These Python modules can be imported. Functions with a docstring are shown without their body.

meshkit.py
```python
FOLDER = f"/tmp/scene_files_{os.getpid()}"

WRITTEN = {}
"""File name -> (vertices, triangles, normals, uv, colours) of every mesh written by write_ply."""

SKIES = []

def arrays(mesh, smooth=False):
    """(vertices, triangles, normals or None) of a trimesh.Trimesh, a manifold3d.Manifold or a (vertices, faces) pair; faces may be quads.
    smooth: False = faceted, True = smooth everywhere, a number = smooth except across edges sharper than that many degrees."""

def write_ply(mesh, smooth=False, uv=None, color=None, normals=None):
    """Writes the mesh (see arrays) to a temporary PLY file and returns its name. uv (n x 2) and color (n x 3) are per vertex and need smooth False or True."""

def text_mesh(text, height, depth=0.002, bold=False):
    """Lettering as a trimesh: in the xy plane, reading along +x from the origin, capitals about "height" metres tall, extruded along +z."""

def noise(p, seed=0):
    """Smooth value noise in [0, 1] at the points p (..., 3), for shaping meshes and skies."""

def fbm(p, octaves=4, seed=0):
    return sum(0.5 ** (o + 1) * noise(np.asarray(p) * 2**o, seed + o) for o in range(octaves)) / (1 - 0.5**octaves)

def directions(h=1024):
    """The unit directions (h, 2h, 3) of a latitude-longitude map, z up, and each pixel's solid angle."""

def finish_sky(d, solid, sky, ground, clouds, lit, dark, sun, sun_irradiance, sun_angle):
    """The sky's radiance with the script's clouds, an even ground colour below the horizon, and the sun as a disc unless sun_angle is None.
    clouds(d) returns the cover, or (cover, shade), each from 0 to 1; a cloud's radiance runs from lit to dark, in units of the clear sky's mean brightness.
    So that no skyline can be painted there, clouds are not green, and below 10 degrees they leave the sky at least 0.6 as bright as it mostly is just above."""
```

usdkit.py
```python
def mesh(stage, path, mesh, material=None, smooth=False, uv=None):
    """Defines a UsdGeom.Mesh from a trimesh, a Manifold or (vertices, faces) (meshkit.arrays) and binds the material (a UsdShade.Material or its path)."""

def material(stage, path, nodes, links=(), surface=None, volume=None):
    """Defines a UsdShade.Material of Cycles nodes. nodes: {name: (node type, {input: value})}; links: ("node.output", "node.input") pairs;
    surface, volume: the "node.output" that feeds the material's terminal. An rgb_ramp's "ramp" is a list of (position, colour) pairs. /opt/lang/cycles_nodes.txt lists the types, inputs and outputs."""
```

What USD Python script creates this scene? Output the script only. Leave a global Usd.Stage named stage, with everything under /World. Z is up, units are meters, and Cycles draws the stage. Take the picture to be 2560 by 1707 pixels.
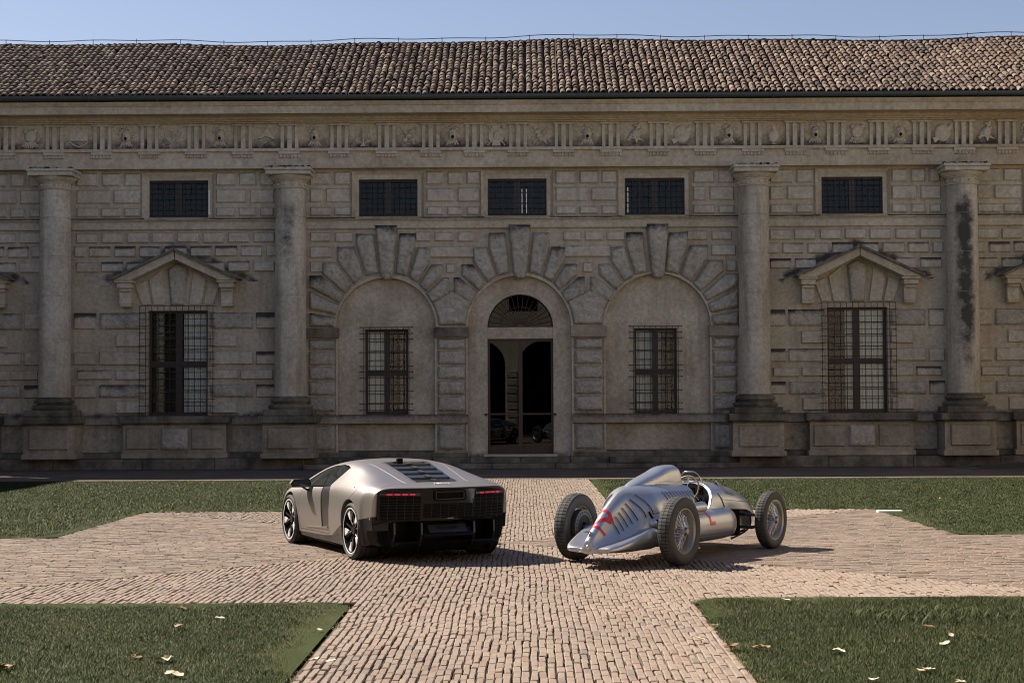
import math, random
import numpy as np
import trimesh, manifold3d as m3, shapely
import shapely.geometry as sg, shapely.affinity as sa
from shapely.ops import unary_union
from scipy.interpolate import PchipInterpolator, BSpline
from pxr import Usd, UsdGeom, UsdLux, UsdShade, Gf, Sdf, Vt
import usdkit, meshkit

stage = Usd.Stage.CreateInMemory()
UsdGeom.SetStageUpAxis(stage, UsdGeom.Tokens.z)
UsdGeom.SetStageMetersPerUnit(stage, 1.0)
UsdGeom.Xform.Define(stage, '/World'); UsdGeom.Scope.Define(stage, '/World/Looks')

# ---------------------------------------------------------------- camera, sky, sun, exposure
FPX, PW, PH = 4100.0, 2560.0, 1707.0            # focal length and size of the photograph in its pixels
PSI, ROLL, PITCH = math.radians(0.4), 0.0048, math.atan(150.5 / 4100.0)
EYE = np.array([0.0, 0.0, 2.0])
FW = np.array([-math.sin(PSI) * math.cos(PITCH), math.cos(PSI) * math.cos(PITCH), math.sin(PITCH)])
RT = np.array([math.cos(PSI), math.sin(PSI), 0.0]); UP = np.cross(RT, FW)
R2, U2 = math.cos(ROLL) * RT - math.sin(ROLL) * UP, math.sin(ROLL) * RT + math.cos(ROLL) * UP
cam = UsdGeom.Camera.Define(stage, '/World/camera')
cam.CreateProjectionAttr('perspective'); cam.CreateHorizontalApertureAttr(36.0); cam.CreateVerticalApertureAttr(23.977)
cam.CreateFocalLengthAttr(36.0 * FPX / PW); cam.CreateClippingRangeAttr(Gf.Vec2f(0.1, 2000.0))
cam.AddTransformOp().Set(Gf.Matrix4d(*R2, 0, *U2, 0, *(-FW), 0, *EYE, 1))
cam.CreateExposureAttr(EXPOSURE := 1.2)

TO_SUN = np.array([-0.91, 0.50, 1.0]); TO_SUN /= np.linalg.norm(TO_SUN)
SUN_I, SKY_S = 1.12, 0.058
sun = UsdLux.DistantLight.Define(stage, '/World/sun')
sun.CreateIntensityAttr(SUN_I); sun.CreateAngleAttr(0.5); sun.CreateNormalizeAttr(True); sun.CreateColorAttr(Gf.Vec3f(1.0, 0.91, 0.80))
_z = TO_SUN; _x = np.cross([0, 0, 1.0], _z); _x /= np.linalg.norm(_x); _y = np.cross(_z, _x)
sun.AddTransformOp().Set(Gf.Matrix4d(*_x, 0, *_y, 0, *_z, 0, 0, 0, 0, 1))
usdkit.material(stage, '/World/Looks/sky', {
    's': ('sky_texture', {'sky_type': 'single_scattering', 'sun_disc': False, 'sun_elevation': math.asin(TO_SUN[2]), 'sun_rotation': math.atan2(TO_SUN[0], TO_SUN[1]),
                          'altitude': 100.0, 'air_density': 1.0, 'aerosol_density': 0.6, 'ozone_density': 1.0}),
    'h': ('mix_color', {'blend_type': 'multiply', 'fac': 1.0, 'b': (0.98, 0.87, 0.88), 'use_clamp': False}), 'b': ('background_shader', {'strength': SKY_S})}, [('s.color', 'h.a'), ('h.result', 'b.color')], surface='b.background')
dome = UsdLux.DomeLight.Define(stage, '/World/sky'); dome.CreateIntensityAttr(1.0)
UsdShade.MaterialBindingAPI.Apply(dome.GetPrim()).Bind(UsdShade.Material.Get(stage, '/World/Looks/sky'))
dome.GetPrim().SetCustomDataByKey('kind', 'structure')

# ---------------------------------------------------------------- helpers
RNG = np.random.default_rng(7)

def ray(px, py): return FW + R2 * ((px - PW / 2) / FPX) + U2 * ((PH / 2 - py) / FPX)
def wall_at(px, py, y): d = ray(px, py); return EYE + d * (y / d[1])      # a measured point on an upright plane
def ground_at(px, py, z=0.0): d = ray(px, py); return EYE + d * ((z - 2.0) / d[2])

_names = {}
def numbered(parent, name):
    k = _names.setdefault((parent, name), 0); _names[(parent, name)] += 1
    return f'{parent}/{name}' if k == 0 else f'{parent}/{name}_{k:03d}'

def tag(prim, label=None, cat=None, group=None, kind=None):
    prim = prim.GetPrim() if hasattr(prim, 'GetPrim') else prim
    for k, v in (('label', label), ('category', cat), ('group', group), ('kind', kind)):
        if v: prim.SetCustomDataByKey(k, v)
    return prim

def pth(p): return '/World' if p is None else p if isinstance(p, str) else str(p.GetPath())

def xform(name, parent=None, loc=(0, 0, 0), rotz=0.0):
    x = UsdGeom.Xform.Define(stage, numbered(pth(parent), name))
    if any(loc): x.AddTranslateOp().Set(Gf.Vec3d(*map(float, loc)))
    if rotz: x.AddRotateZOp().Set(float(rotz))
    return x.GetPrim()

def move(prim, loc, rotz=0.0):
    x = UsdGeom.Xformable(prim); x.ClearXformOpOrder()
    x.AddTranslateOp().Set(Gf.Vec3d(*map(float, loc)))
    if rotz: x.AddRotateZOp().Set(float(rotz))

def copy_of(src, name, parent=None, loc=(0, 0, 0), rotz=0.0, inst=True):
    x = UsdGeom.Xform.Define(stage, numbered(pth(parent), name)); p = x.GetPrim()
    p.GetReferences().AddInternalReference(src.GetPath())
    x.ClearXformOpOrder(); x.AddTranslateOp().Set(Gf.Vec3d(*map(float, loc)))
    x.AddRotateZOp().Set(float(rotz))
    if inst: p.SetInstanceable(True)
    return p

def vf(mesh):
    if hasattr(mesh, 'to_mesh'):
        m = mesh.to_mesh(); return np.array(m.vert_properties[:, :3], float), np.array(m.tri_verts, int)
    if isinstance(mesh, trimesh.Trimesh): return np.array(mesh.vertices), np.array(mesh.faces)
    v, f = np.asarray(mesh[0], float), np.asarray(mesh[1], int)
    return (v, np.vstack([f[:, [0, 1, 2]], f[:, [0, 2, 3]]])) if f.shape[1] == 4 else (v, f)

def put(name, mesh, mat, parent=None, smooth=False, attrs=None, kind=None, label=None, normals=None):
    """Defines one Mesh prim. attrs: {name: per-vertex floats} (faceted meshes or smooth True only)."""
    v, f = vf(mesh)
    m = usdkit.mesh(stage, numbered(pth(parent), name), (v, f), '/World/Looks/' + mat, smooth=smooth)
    for k, a in (attrs or {}).items():
        UsdGeom.PrimvarsAPI(m).CreatePrimvar(k, Sdf.ValueTypeNames.FloatArray, 'vertex').Set(Vt.FloatArray.FromNumpy(np.broadcast_to(np.asarray(a, np.float32), (len(v),)).copy()))
    if normals is not None: m.CreateNormalsAttr(Vt.Vec3fArray.FromNumpy(np.asarray(normals, np.float32))); m.SetNormalsInterpolation('vertex')
    p = m.GetPrim()
    if kind or label: tag(p, label=label, kind=kind)
    return p

def cat(*ms):
    vs, fs, n = [], [], 0
    for m in ms:
        if m is None: continue
        v, f = vf(m); vs.append(v); fs.append(f + n); n += len(v)
    return np.vstack(vs), np.vstack(fs)

BOXF = np.array([[0, 2, 1], [0, 3, 2], [4, 5, 6], [4, 6, 7], [0, 1, 5], [0, 5, 4], [1, 2, 6], [1, 6, 5], [2, 3, 7], [2, 7, 6], [3, 0, 4], [3, 4, 7]])
def box(x0, x1, y0, y1, z0, z1):
    v = np.array([[x0, y0, z0], [x1, y0, z0], [x1, y1, z0], [x0, y1, z0], [x0, y0, z1], [x1, y0, z1], [x1, y1, z1], [x0, y1, z1]], float)
    return v, BOXF.copy()

def cbox(x0, x1, y0, y1, z0, z1, c=0.01):
    """A box with bevelled edges (hull of three slightly smaller boxes)."""
    pts = []
    for a, b, d in ((c, c, 0), (c, 0, c), (0, c, c)):
        pts.append(box(x0 + a, x1 - a, y0 + b, y1 - b, z0 + d, z1 - d)[0])
    return m3.Manifold.hull_points(np.vstack(pts))

def mbox(x0, x1, y0, y1, z0, z1): return m3.Manifold.cube([x1 - x0, y1 - y0, z1 - z0]).translate([x0, y0, z0])

def tube(pts, r, n=6, caps=True):
    p = np.asarray(pts, float); r = np.broadcast_to(np.asarray(r, float), (len(p),))
    t = np.gradient(p, axis=0); t /= np.linalg.norm(t, axis=1, keepdims=True) + 1e-12
    up = np.array([0, 0, 1.0]) if abs(t[0, 2]) < 0.9 else np.array([1.0, 0, 0])
    a = np.cross(t, up); a /= np.linalg.norm(a, axis=1, keepdims=True) + 1e-9; b = np.cross(t, a)
    g = np.arange(n) * 2 * np.pi / n
    v = p[:, None] + r[:, None, None] * (np.cos(g)[None, :, None] * a[:, None] + np.sin(g)[None, :, None] * b[:, None])
    i, j = np.meshgrid(np.arange(len(p) - 1), np.arange(n), indexing='ij')
    q = np.stack([i * n + j, (i + 1) * n + j, (i + 1) * n + (j + 1) % n, i * n + (j + 1) % n], -1).reshape(-1, 4)
    v = v.reshape(-1, 3); f = np.vstack([q[:, [0, 1, 2]], q[:, [0, 2, 3]]])
    if caps:
        k = len(v); v = np.vstack([v, p[:1], p[-1:]]); e = (len(p) - 1) * n; jj = np.arange(n)
        f = np.vstack([f, np.stack([np.full(n, k), jj, (jj + 1) % n], 1), np.stack([np.full(n, k + 1), e + (jj + 1) % n, e + jj], 1)])
    return v, f

def lathe(prof, n=48, axis='z', a0=0.0, a1=2 * np.pi):
    """prof: (r, h) points; revolved about z (or y). Full turns close on themselves."""
    p = np.asarray(prof, float); full = abs(a1 - a0 - 2 * np.pi) < 1e-6
    g = np.linspace(a0, a1, n, endpoint=not full); m = len(p)
    v = np.stack([np.outer(np.cos(g), p[:, 0]), np.outer(np.sin(g), p[:, 0]), np.broadcast_to(p[:, 1], (len(g), m))], -1).reshape(-1, 3)
    k = len(g) if full else len(g) - 1
    i, j = np.meshgrid(np.arange(k), np.arange(m - 1), indexing='ij'); i2 = (i + 1) % len(g)
    q = np.stack([i * m + j, i2 * m + j, i2 * m + j + 1, i * m + j + 1], -1).reshape(-1, 4)
    f = np.vstack([q[:, [0, 1, 2]], q[:, [0, 2, 3]]])
    if axis == 'y': v = v[:, [0, 2, 1]]; f = f[:, ::-1]
    return v, f

def prism(poly, y0, y1):
    """A polygon in (x, z) made solid from y0 to y1; as vertices and faces."""
    out = []
    for g in getattr(poly, 'geoms', [poly]):
        if g.is_empty or g.area < 1e-6: continue
        m = trimesh.creation.extrude_polygon(g, y1 - y0, engine='earcut')
        v = np.array(m.vertices); v = np.stack([v[:, 0], y0 + v[:, 2], v[:, 1]], 1)
        out.append((v, np.array(m.faces)[:, ::-1]))
    return cat(*out)

def mprism(pts, y0, y1):
    """The same as a Manifold, from a list of (x, z)."""
    c = m3.CrossSection([np.asarray(sg.polygon.orient(sg.Polygon(pts)).exterior.coords)[:-1]])
    return c.extrude(y1 - y0).transform(np.array([[1, 0, 0, 0], [0, 0, -1, y1], [0, 1, 0, 0]], float))

def tprism(pts, z0, z1):
    """A Manifold from a list of (x, y) made solid from z0 to z1."""
    return m3.CrossSection([np.asarray(sg.polygon.orient(sg.Polygon(pts)).exterior.coords)[:-1]]).extrude(z1 - z0).translate([0, 0, z0])

def man(mesh):
    v, f = vf(mesh)
    t = trimesh.Trimesh(v, f, process=True); 
    return m3.Manifold(m3.Mesh(np.asarray(t.vertices, np.float32), np.asarray(t.faces, np.uint32)))

# ---------------------------------------------------------------- materials
def mat(name, nodes, links, surface='p.BSDF'): usdkit.material(stage, '/World/Looks/' + name, nodes, links, surface=surface)

def plain(name, col, rough=0.5, metal=0.0, **kw):
    mat(name, {'p': ('principled_bsdf', {'base_color': col, 'roughness': rough, 'metallic': metal, **kw})}, [])

def stone(name, c1, c2, dark=(0.030, 0.028, 0.026), big=0.5, stain=0.35, bump=0.25, bscale=35.0, streak=0.5, warm=None, bdist=0.02):
    """Weathered plaster or stone: two tones in large clouds, fine mottling, rain streaks, black crust where 'grime' is set."""
    n = {'g': ('geometry', {}), 'n1': ('noise_texture', {'scale': big, 'detail': 6.0, 'roughness': 0.62}), 'r1': ('rgb_ramp', {'ramp': [(0.34, c1), (0.66, c2)]}),
         'n2': ('noise_texture', {'scale': 9.0, 'detail': 5.0, 'roughness': 0.7}), 'r2': ('map_range', {'from_min': 0.3, 'from_max': 0.7, 'to_min': 0.72, 'to_max': 1.22}),
         'mul': ('mix_color', {'blend_type': 'multiply', 'fac': 1.0}), 'cc': ('combine_color', {}),
         'mp': ('mapping', {'scale': (2.6, 2.6, 0.28)}), 'n3': ('noise_texture', {'scale': 1.0, 'detail': 5.0, 'roughness': 0.65}),
         'r3': ('map_range', {'from_min': 0.52, 'from_max': 0.78, 'to_min': 0.0, 'to_max': streak, 'clamp': True}), 'd1': ('mix_color', {'blend_type': 'mix', 'b': tuple(0.42 * x for x in c1)}),
         'at': ('attribute', {'attribute': 'grime'}), 'n4': ('noise_texture', {'scale': 3.2, 'detail': 7.0, 'roughness': 0.72}),
         'ad': ('math', {'math_type': 'add'}), 'r4': ('map_range', {'from_min': 0.92, 'from_max': 1.28, 'to_min': 0.0, 'to_max': 0.92, 'clamp': True}), 'd2': ('mix_color', {'blend_type': 'mix', 'b': dark}),
         'nb': ('noise_texture', {'scale': bscale, 'detail': 6.0, 'roughness': 0.7}), 'bp': ('bump', {'strength': bump, 'distance': bdist}),
         'p': ('principled_bsdf', {'roughness': 0.92, 'specular_ior_level': 0.2})}
    l = [('g.position', 'n1.vector'), ('n1.fac', 'r1.fac'), ('g.position', 'n2.vector'), ('n2.fac', 'r2.value'), ('r1.color', 'mul.a'), ('r2.result', 'cc.r'), ('r2.result', 'cc.g'), ('r2.result', 'cc.b'), ('cc.color', 'mul.b'),
         ('g.position', 'mp.vector'), ('mp.vector', 'n3.vector'), ('n3.fac', 'r3.value'), ('r3.result', 'd1.fac'), ('mul.result', 'd1.a'),
         ('g.position', 'n4.vector'), ('at.fac', 'ad.value1'), ('n4.fac', 'ad.value2'), ('ad.value', 'r4.value'), ('r4.result', 'd2.fac'), ('d1.result', 'd2.a'), ('d2.result', 'p.base_color'),
         ('g.position', 'nb.vector'), ('nb.fac', 'bp.height'), ('bp.normal', 'p.normal')]
    mat(name, n, l)

stone('plaster', (0.39, 0.315, 0.225), (0.55, 0.465, 0.35), bump=0.12, bscale=22.0, streak=0.6)
stone('plaster_niche', (0.38, 0.30, 0.21), (0.56, 0.475, 0.36), big=0.9, bump=0.14, bscale=18.0, streak=0.45)
stone('ashlar', (0.42, 0.35, 0.262), (0.56, 0.49, 0.39), bump=0.16, bscale=28.0, streak=0.5)
stone('rustic', (0.42, 0.365, 0.285), (0.56, 0.50, 0.41), big=1.2, bump=1.0, bscale=9.0, bdist=0.09, streak=0.5)
stone('trim', (0.43, 0.36, 0.27), (0.55, 0.475, 0.37), bump=0.08, bscale=30.0, streak=0.45)
stone('cornice', (0.40, 0.31, 0.21), (0.54, 0.445, 0.325), big=0.35, bump=0.08, bscale=24.0, streak=0.4)
stone('column', (0.42, 0.355, 0.27), (0.56, 0.49, 0.39), big=0.8, bump=0.12, bscale=20.0, streak=0.8)
stone('crust', (0.075, 0.065, 0.05), (0.23, 0.195, 0.145), big=1.6, bump=0.3, bscale=16.0, streak=0.7)
stone('dado', (0.24, 0.195, 0.14), (0.42, 0.345, 0.25), big=0.8, bump=0.15, bscale=16.0, streak=0.6)
stone('wing_plaster', (0.56, 0.48, 0.36), (0.66, 0.58, 0.45))  # unseen wings made paler than the palace plaster, to bounce light on its front
stone('relief', (0.48, 0.40, 0.30), (0.55, 0.47, 0.365), bump=0.15, bscale=45.0, streak=0.3)

def toned(name, ramp, rough=0.85, nscale=14.0, lo=0.75, hi=1.2, bump=0.2, bscale=60.0, bdist=0.01, dirt=None, spec=0.3):
    """A colour picked per piece by the mesh attribute 'tone', with mottling."""
    n = {'a': ('attribute', {'attribute': 'tone'}), 'r': ('rgb_ramp', {'ramp': ramp}), 'g': ('geometry', {}), 'n': ('noise_texture', {'scale': nscale, 'detail': 5.0, 'roughness': 0.7}),
         'm': ('map_range', {'from_min': 0.3, 'from_max': 0.7, 'to_min': lo, 'to_max': hi}), 'cc': ('combine_color', {}), 'x': ('mix_color', {'blend_type': 'multiply', 'fac': 1.0}),
         'nb': ('noise_texture', {'scale': bscale, 'detail': 4.0}), 'b': ('bump', {'strength': bump, 'distance': bdist}), 'p': ('principled_bsdf', {'roughness': rough, 'specular_ior_level': spec})}
    l = [('a.fac', 'r.fac'), ('g.position', 'n.vector'), ('n.fac', 'm.value'), ('m.result', 'cc.r'), ('m.result', 'cc.g'), ('m.result', 'cc.b'), ('r.color', 'x.a'), ('cc.color', 'x.b'),
         ('g.position', 'nb.vector'), ('nb.fac', 'b.height'), ('b.normal', 'p.normal')]
    if dirt:
        n |= {'nd': ('noise_texture', {'scale': 0.55, 'detail': 5.0, 'roughness': 0.6}), 'md': ('map_range', {'from_min': 0.45, 'from_max': 0.72, 'to_min': 0.0, 'to_max': dirt[1], 'clamp': True}), 'y': ('mix_color', {'b': dirt[0]})}
        l += [('g.position', 'nd.vector'), ('nd.fac', 'md.value'), ('md.result', 'y.fac'), ('x.result', 'y.a'), ('y.result', 'p.base_color')]
    else: l.append(('x.result', 'p.base_color'))
    mat(name, n, l)

toned('brick', [(0.0, (0.246, 0.189, 0.141)), (0.35, (0.264, 0.207, 0.157)), (0.7, (0.252, 0.183, 0.138)), (0.86, (0.228, 0.153, 0.111)), (0.95, (0.180, 0.153, 0.126)), (1.0, (0.252, 0.207, 0.162))], dirt=((0.15, 0.118, 0.092), 0.45))
toned('tile', [(0.0, (0.043, 0.028, 0.021)), (0.3, (0.094, 0.062, 0.044)), (0.55, (0.140, 0.094, 0.065)), (0.8, (0.203, 0.140, 0.095)), (1.0, (0.281, 0.218, 0.152))], nscale=9.0, lo=0.45, hi=1.35, dirt=((0.04, 0.032, 0.026), 0.5))
toned('grass', [(0.0, (0.030, 0.038, 0.010)), (0.45, (0.058, 0.073, 0.021)), (0.75, (0.085, 0.100, 0.033)), (0.9, (0.148, 0.141, 0.063)), (1.0, (0.222, 0.167, 0.089))], rough=0.6, nscale=1.3, lo=0.8, hi=1.2, bump=0.0, spec=0.25)
toned('dry_leaf', [(0.0, (0.16, 0.085, 0.04)), (0.4, (0.36, 0.24, 0.12)), (1.0, (0.66, 0.58, 0.43))], rough=0.7, nscale=30.0, lo=0.8, hi=1.15)
plain('joint', (0.10, 0.078, 0.058), 0.95)
plain('soil', (0.045, 0.048, 0.020), 1.0)
plain('iron', (0.045, 0.026, 0.017), 0.7)
plain('window_wood', (0.055, 0.036, 0.026), 0.55)
plain('door_wood', (0.055, 0.028, 0.017), 0.5)
plain('room', (0.02, 0.018, 0.016), 0.95)
plain('curtain', (0.86, 0.84, 0.78), 0.9)
plain('gutter', (0.055, 0.066, 0.060), 0.5, 0.3)
plain('cable', (0.02, 0.02, 0.02), 0.6)
plain('conductor', (0.10, 0.085, 0.07), 0.7, 0.2)
plain('hole', (0.008, 0.008, 0.008), 1.0)
plain('dark_metal', (0.022, 0.023, 0.025), 0.42, 0.3)
plain('white_paint', (0.75, 0.74, 0.70), 0.5)
mat('lamp_tube', {'p': ('principled_bsdf', {'base_color': (0.85, 0.85, 0.85), 'emission_color': (1.0, 0.98, 0.95), 'emission_strength': 0.25})}, [])
def pane(name, tint, ior=1.5):
    mat(name, {'t': ('transparent_bsdf', {'color': tint}), 'g': ('glossy_bsdf', {'color': (0.9, 0.92, 0.95), 'roughness': 0.01}), 'f': ('fresnel', {'IOR': ior}), 'm': ('mix_closure', {})},
        [('f.fac', 'm.fac'), ('t.BSDF', 'm.closure1'), ('g.BSDF', 'm.closure2')], surface='m.closure')
pane('pane', (0.95, 0.96, 0.95), 1.40); pane('pane_small', (0.6, 0.6, 0.6), 1.33); pane('pane_dark', (0.30, 0.32, 0.33), 1.42)
# ================================================================= the palace
YF = 50.0
palace = xform('palace', None, (0, 0, 0))
tag(palace, 'long stone palace front with columns, arches and barred windows behind the cars', 'palace')
COLS = [-14.22, -7.06, 7.0, 13.31]
ARCH = [(-4.19, 1.53), (-0.12, 1.58), (4.09, 1.62)]
BIG = [-17.5, -10.56, 10.18, 16.4]                        # tall windows under the pediments
UPW = [(-17.5, 0.92), (-10.55, 0.905), (-4.12, 0.90), (-0.17, 0.90), (4.04, 0.915), (10.07, 0.935), (16.4, 0.92)]
DOORX, DOORW = -0.095, 1.005

def rect(x0, x1, z0, z1): return sg.box(x0, z0, x1, z1)
def arch_shape(cx, r, z0, zs, n=40):
    a = np.linspace(0, np.pi, n)
    return sg.Polygon([(cx + r, z0)] + [(cx + r * math.cos(t), zs + r * math.sin(t)) for t in a] + [(cx - r, z0)])

holes = [rect(c - h, c + h, 7.66, 8.82) for c, h in UPW] + [rect(c - 0.918, c + 0.918, 1.62, 4.83) for c in BIG] + [arch_shape(c, r, 0.34, 4.262) for c, r in ARCH]
def wall_grime(x, z):
    g = np.zeros_like(x)
    for c in BIG:
        dx = np.abs(x - c); top = 6.69 - dx * .468
        h = z - top; g = np.maximum(g, np.where(dx < 2.35, .82 * np.clip(1 - np.abs(h - .12) / .42, 0, 1), 0))
    g = np.maximum(g, .75 * np.clip(1 - (z - 1.6) / .32, 0, 1) * (z > 1.55)); g = np.maximum(g, .75 * np.clip((.75 - z) / .4, 0, 1)); g = np.maximum(g, .55 * np.clip(1 - np.abs(z - 1.25) / .14, 0, 1))
    g = np.maximum(g, .45 * np.clip((z - 8.95) / .2, 0, 1)); g = np.maximum(g, .46 * (z < 1.34))
    return g
def put_grimed(name, poly, y0, y1, mt, cell=.28, fn=wall_grime):
    v, f = prism(poly, y0, y1); v, f = trimesh.remesh.subdivide_to_size(v, f, cell, max_iter=12)
    return put(name, (v, f), mt, palace, attrs={'grime': fn(v[:, 0], v[:, 2])})
put_grimed('wall', rect(-22.5, 22.5, 0, 10.6).difference(unary_union(holes)), YF, YF + .55, 'plaster')
NW = [(-4.19, 0.66), (4.037, 0.652)]
for i, (c, r) in enumerate(ARCH):
    if i == 1: h = [arch_shape(DOORX, DOORW, 0.41, 4.278)]
    else: h = [rect(NW[i // 2][0] - NW[i // 2][1], NW[i // 2][0] + NW[i // 2][1], 1.62, 4.228)]
    put_grimed('niche', arch_shape(c, r + 0.02, 0.33, 4.262).difference(unary_union(h)), YF + 0.13, YF + 0.52, 'plaster_niche', fn=lambda x, z: np.maximum(.62 * np.clip((.85 - z) / .45, 0, 1), .5 * np.clip(1 - np.abs(z - 1.66) / .16, 0, 1)))
put('room', cat(box(-22.4, 22.4, YF + 2.2, YF + 2.3, 0, 10.5), box(-22.4, 22.4, YF + 0.56, YF + 2.2, 5.5, 6.6), box(-22.4, 22.4, YF + 0.56, YF + 2.3, 0, 0.3)), 'room', palace)

def grime_of(v, z1, h, amt): return np.clip(1 - (z1 - v[:, 2]) / h, 0, 1) * amt

def frustum(x0, x1, z0, z1, proud, c=0.032, mat_='ashlar', name='ashlar_block', g=0.0, parent=palace, y=YF):
    """A flat dressed block with sloping edges, standing proud of the wall."""
    j = RNG.normal(0, 0.006, 4); x0, x1, z0, z1 = x0 + j[0], x1 + j[1], z0 + j[2], z1 + j[3]
    if x1 - x0 < 0.14: return None
    zm = z1 - (z1 - z0) * 0.45; yf = y - proud + RNG.normal(0, 0.004)
    v = [[x0, y, z0], [x1, y, z0], [x1, y, z1], [x0, y, z1]]
    v += [[x0 + c, yf, z0 + c], [x1 - c, yf, z0 + c], [x1 - c, yf, zm], [x1 - c, yf, z1 - c], [x0 + c, yf, z1 - c], [x0 + c, yf, zm]]
    f = [[0, 1, 5], [0, 5, 4], [1, 2, 6], [1, 6, 5], [2, 7, 6], [2, 3, 8], [2, 8, 7], [3, 9, 8], [3, 0, 4], [3, 4, 9], [4, 5, 6], [4, 6, 9], [9, 6, 7], [9, 7, 8]]
    v = np.array(v); gr = np.zeros(10)
    if g > 0: gr[[2, 3, 7, 8]] = g; gr[[6, 9]] = g * 0.25
    return put(name, (v, np.array(f)), mat_, parent, attrs={'grime': gr})

def rugged(poly, proud, name='rustic_block', step=0.052, amp=0.075, mat_='rustic', g=0.0, gh=0.5, parent=palace, y=YF, seed=0, edge=0.036):
    """A rock-faced block: the polygon's face on a fine grid, rough in the middle and falling back to the wall at its edge."""
    inner = poly.buffer(-edge * 0.9, join_style=2)
    if inner.is_empty: return None
    x0, z0, x1, z1 = poly.bounds; pts = []
    for ring, d in ((poly, 0.0), (inner, 1.0)):
        r = ring.exterior; n = max(8, int(r.length / step / (1.3 if d else 1.0)))
        pts += [(*r.interpolate(k / n, normalized=True).coords[0], d) for k in range(n)]
        pts += [(a, b, d) for a, b in list(r.coords)[:-1]]
    nx, nz = max(1, int((x1 - x0) / step)), max(1, int((z1 - z0) / step)); core = inner.buffer(-step * 0.45)
    gx, gz = np.meshgrid(np.linspace(x0, x1, nx + 1), np.linspace(z0, z1, nz + 1))
    gx = gx + RNG.uniform(-.3, .3, gx.shape) * step; gz = gz + RNG.uniform(-.3, .3, gz.shape) * step
    ok = shapely.contains_xy(core, gx.ravel(), gz.ravel())
    p = np.array(pts); p = np.vstack([p, np.column_stack([gx.ravel()[ok], gz.ravel()[ok], np.full(ok.sum(), 2.0)])])
    from scipy.spatial import Delaunay
    t = Delaunay(p[:, :2] + RNG.normal(0, 1e-5, (len(p), 2))).simplices
    c = p[t, :2].mean(1); t = t[shapely.contains_xy(poly.buffer(1e-4), c[:, 0], c[:, 1])]
    q = np.column_stack([p[:, 0] * 7.5, p[:, 1] * 12.0, np.full(len(p), seed * 3.7)])
    dn = (meshkit.fbm(q, 3, seed) - 0.45) * 2.0
    yy = np.where(p[:, 2] == 0, -0.004, np.where(p[:, 2] == 1, proud * 0.80 + amp * 0.35 * dn, proud + amp * dn))
    v = np.column_stack([p[:, 0], y - yy, p[:, 1]])
    a, b, d = v[t[:, 0]], v[t[:, 1]], v[t[:, 2]]; back = np.cross(b - a, d - a)[:, 1] > 0; t[back] = t[back][:, ::-1]
    return put(name, (v, t), mat_, parent, smooth=True, attrs={'grime': grime_of(v, z1, gh, g)})

def rg(): return float(RNG.uniform(0.15, 1) ** 1.3 * 0.95)

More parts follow.
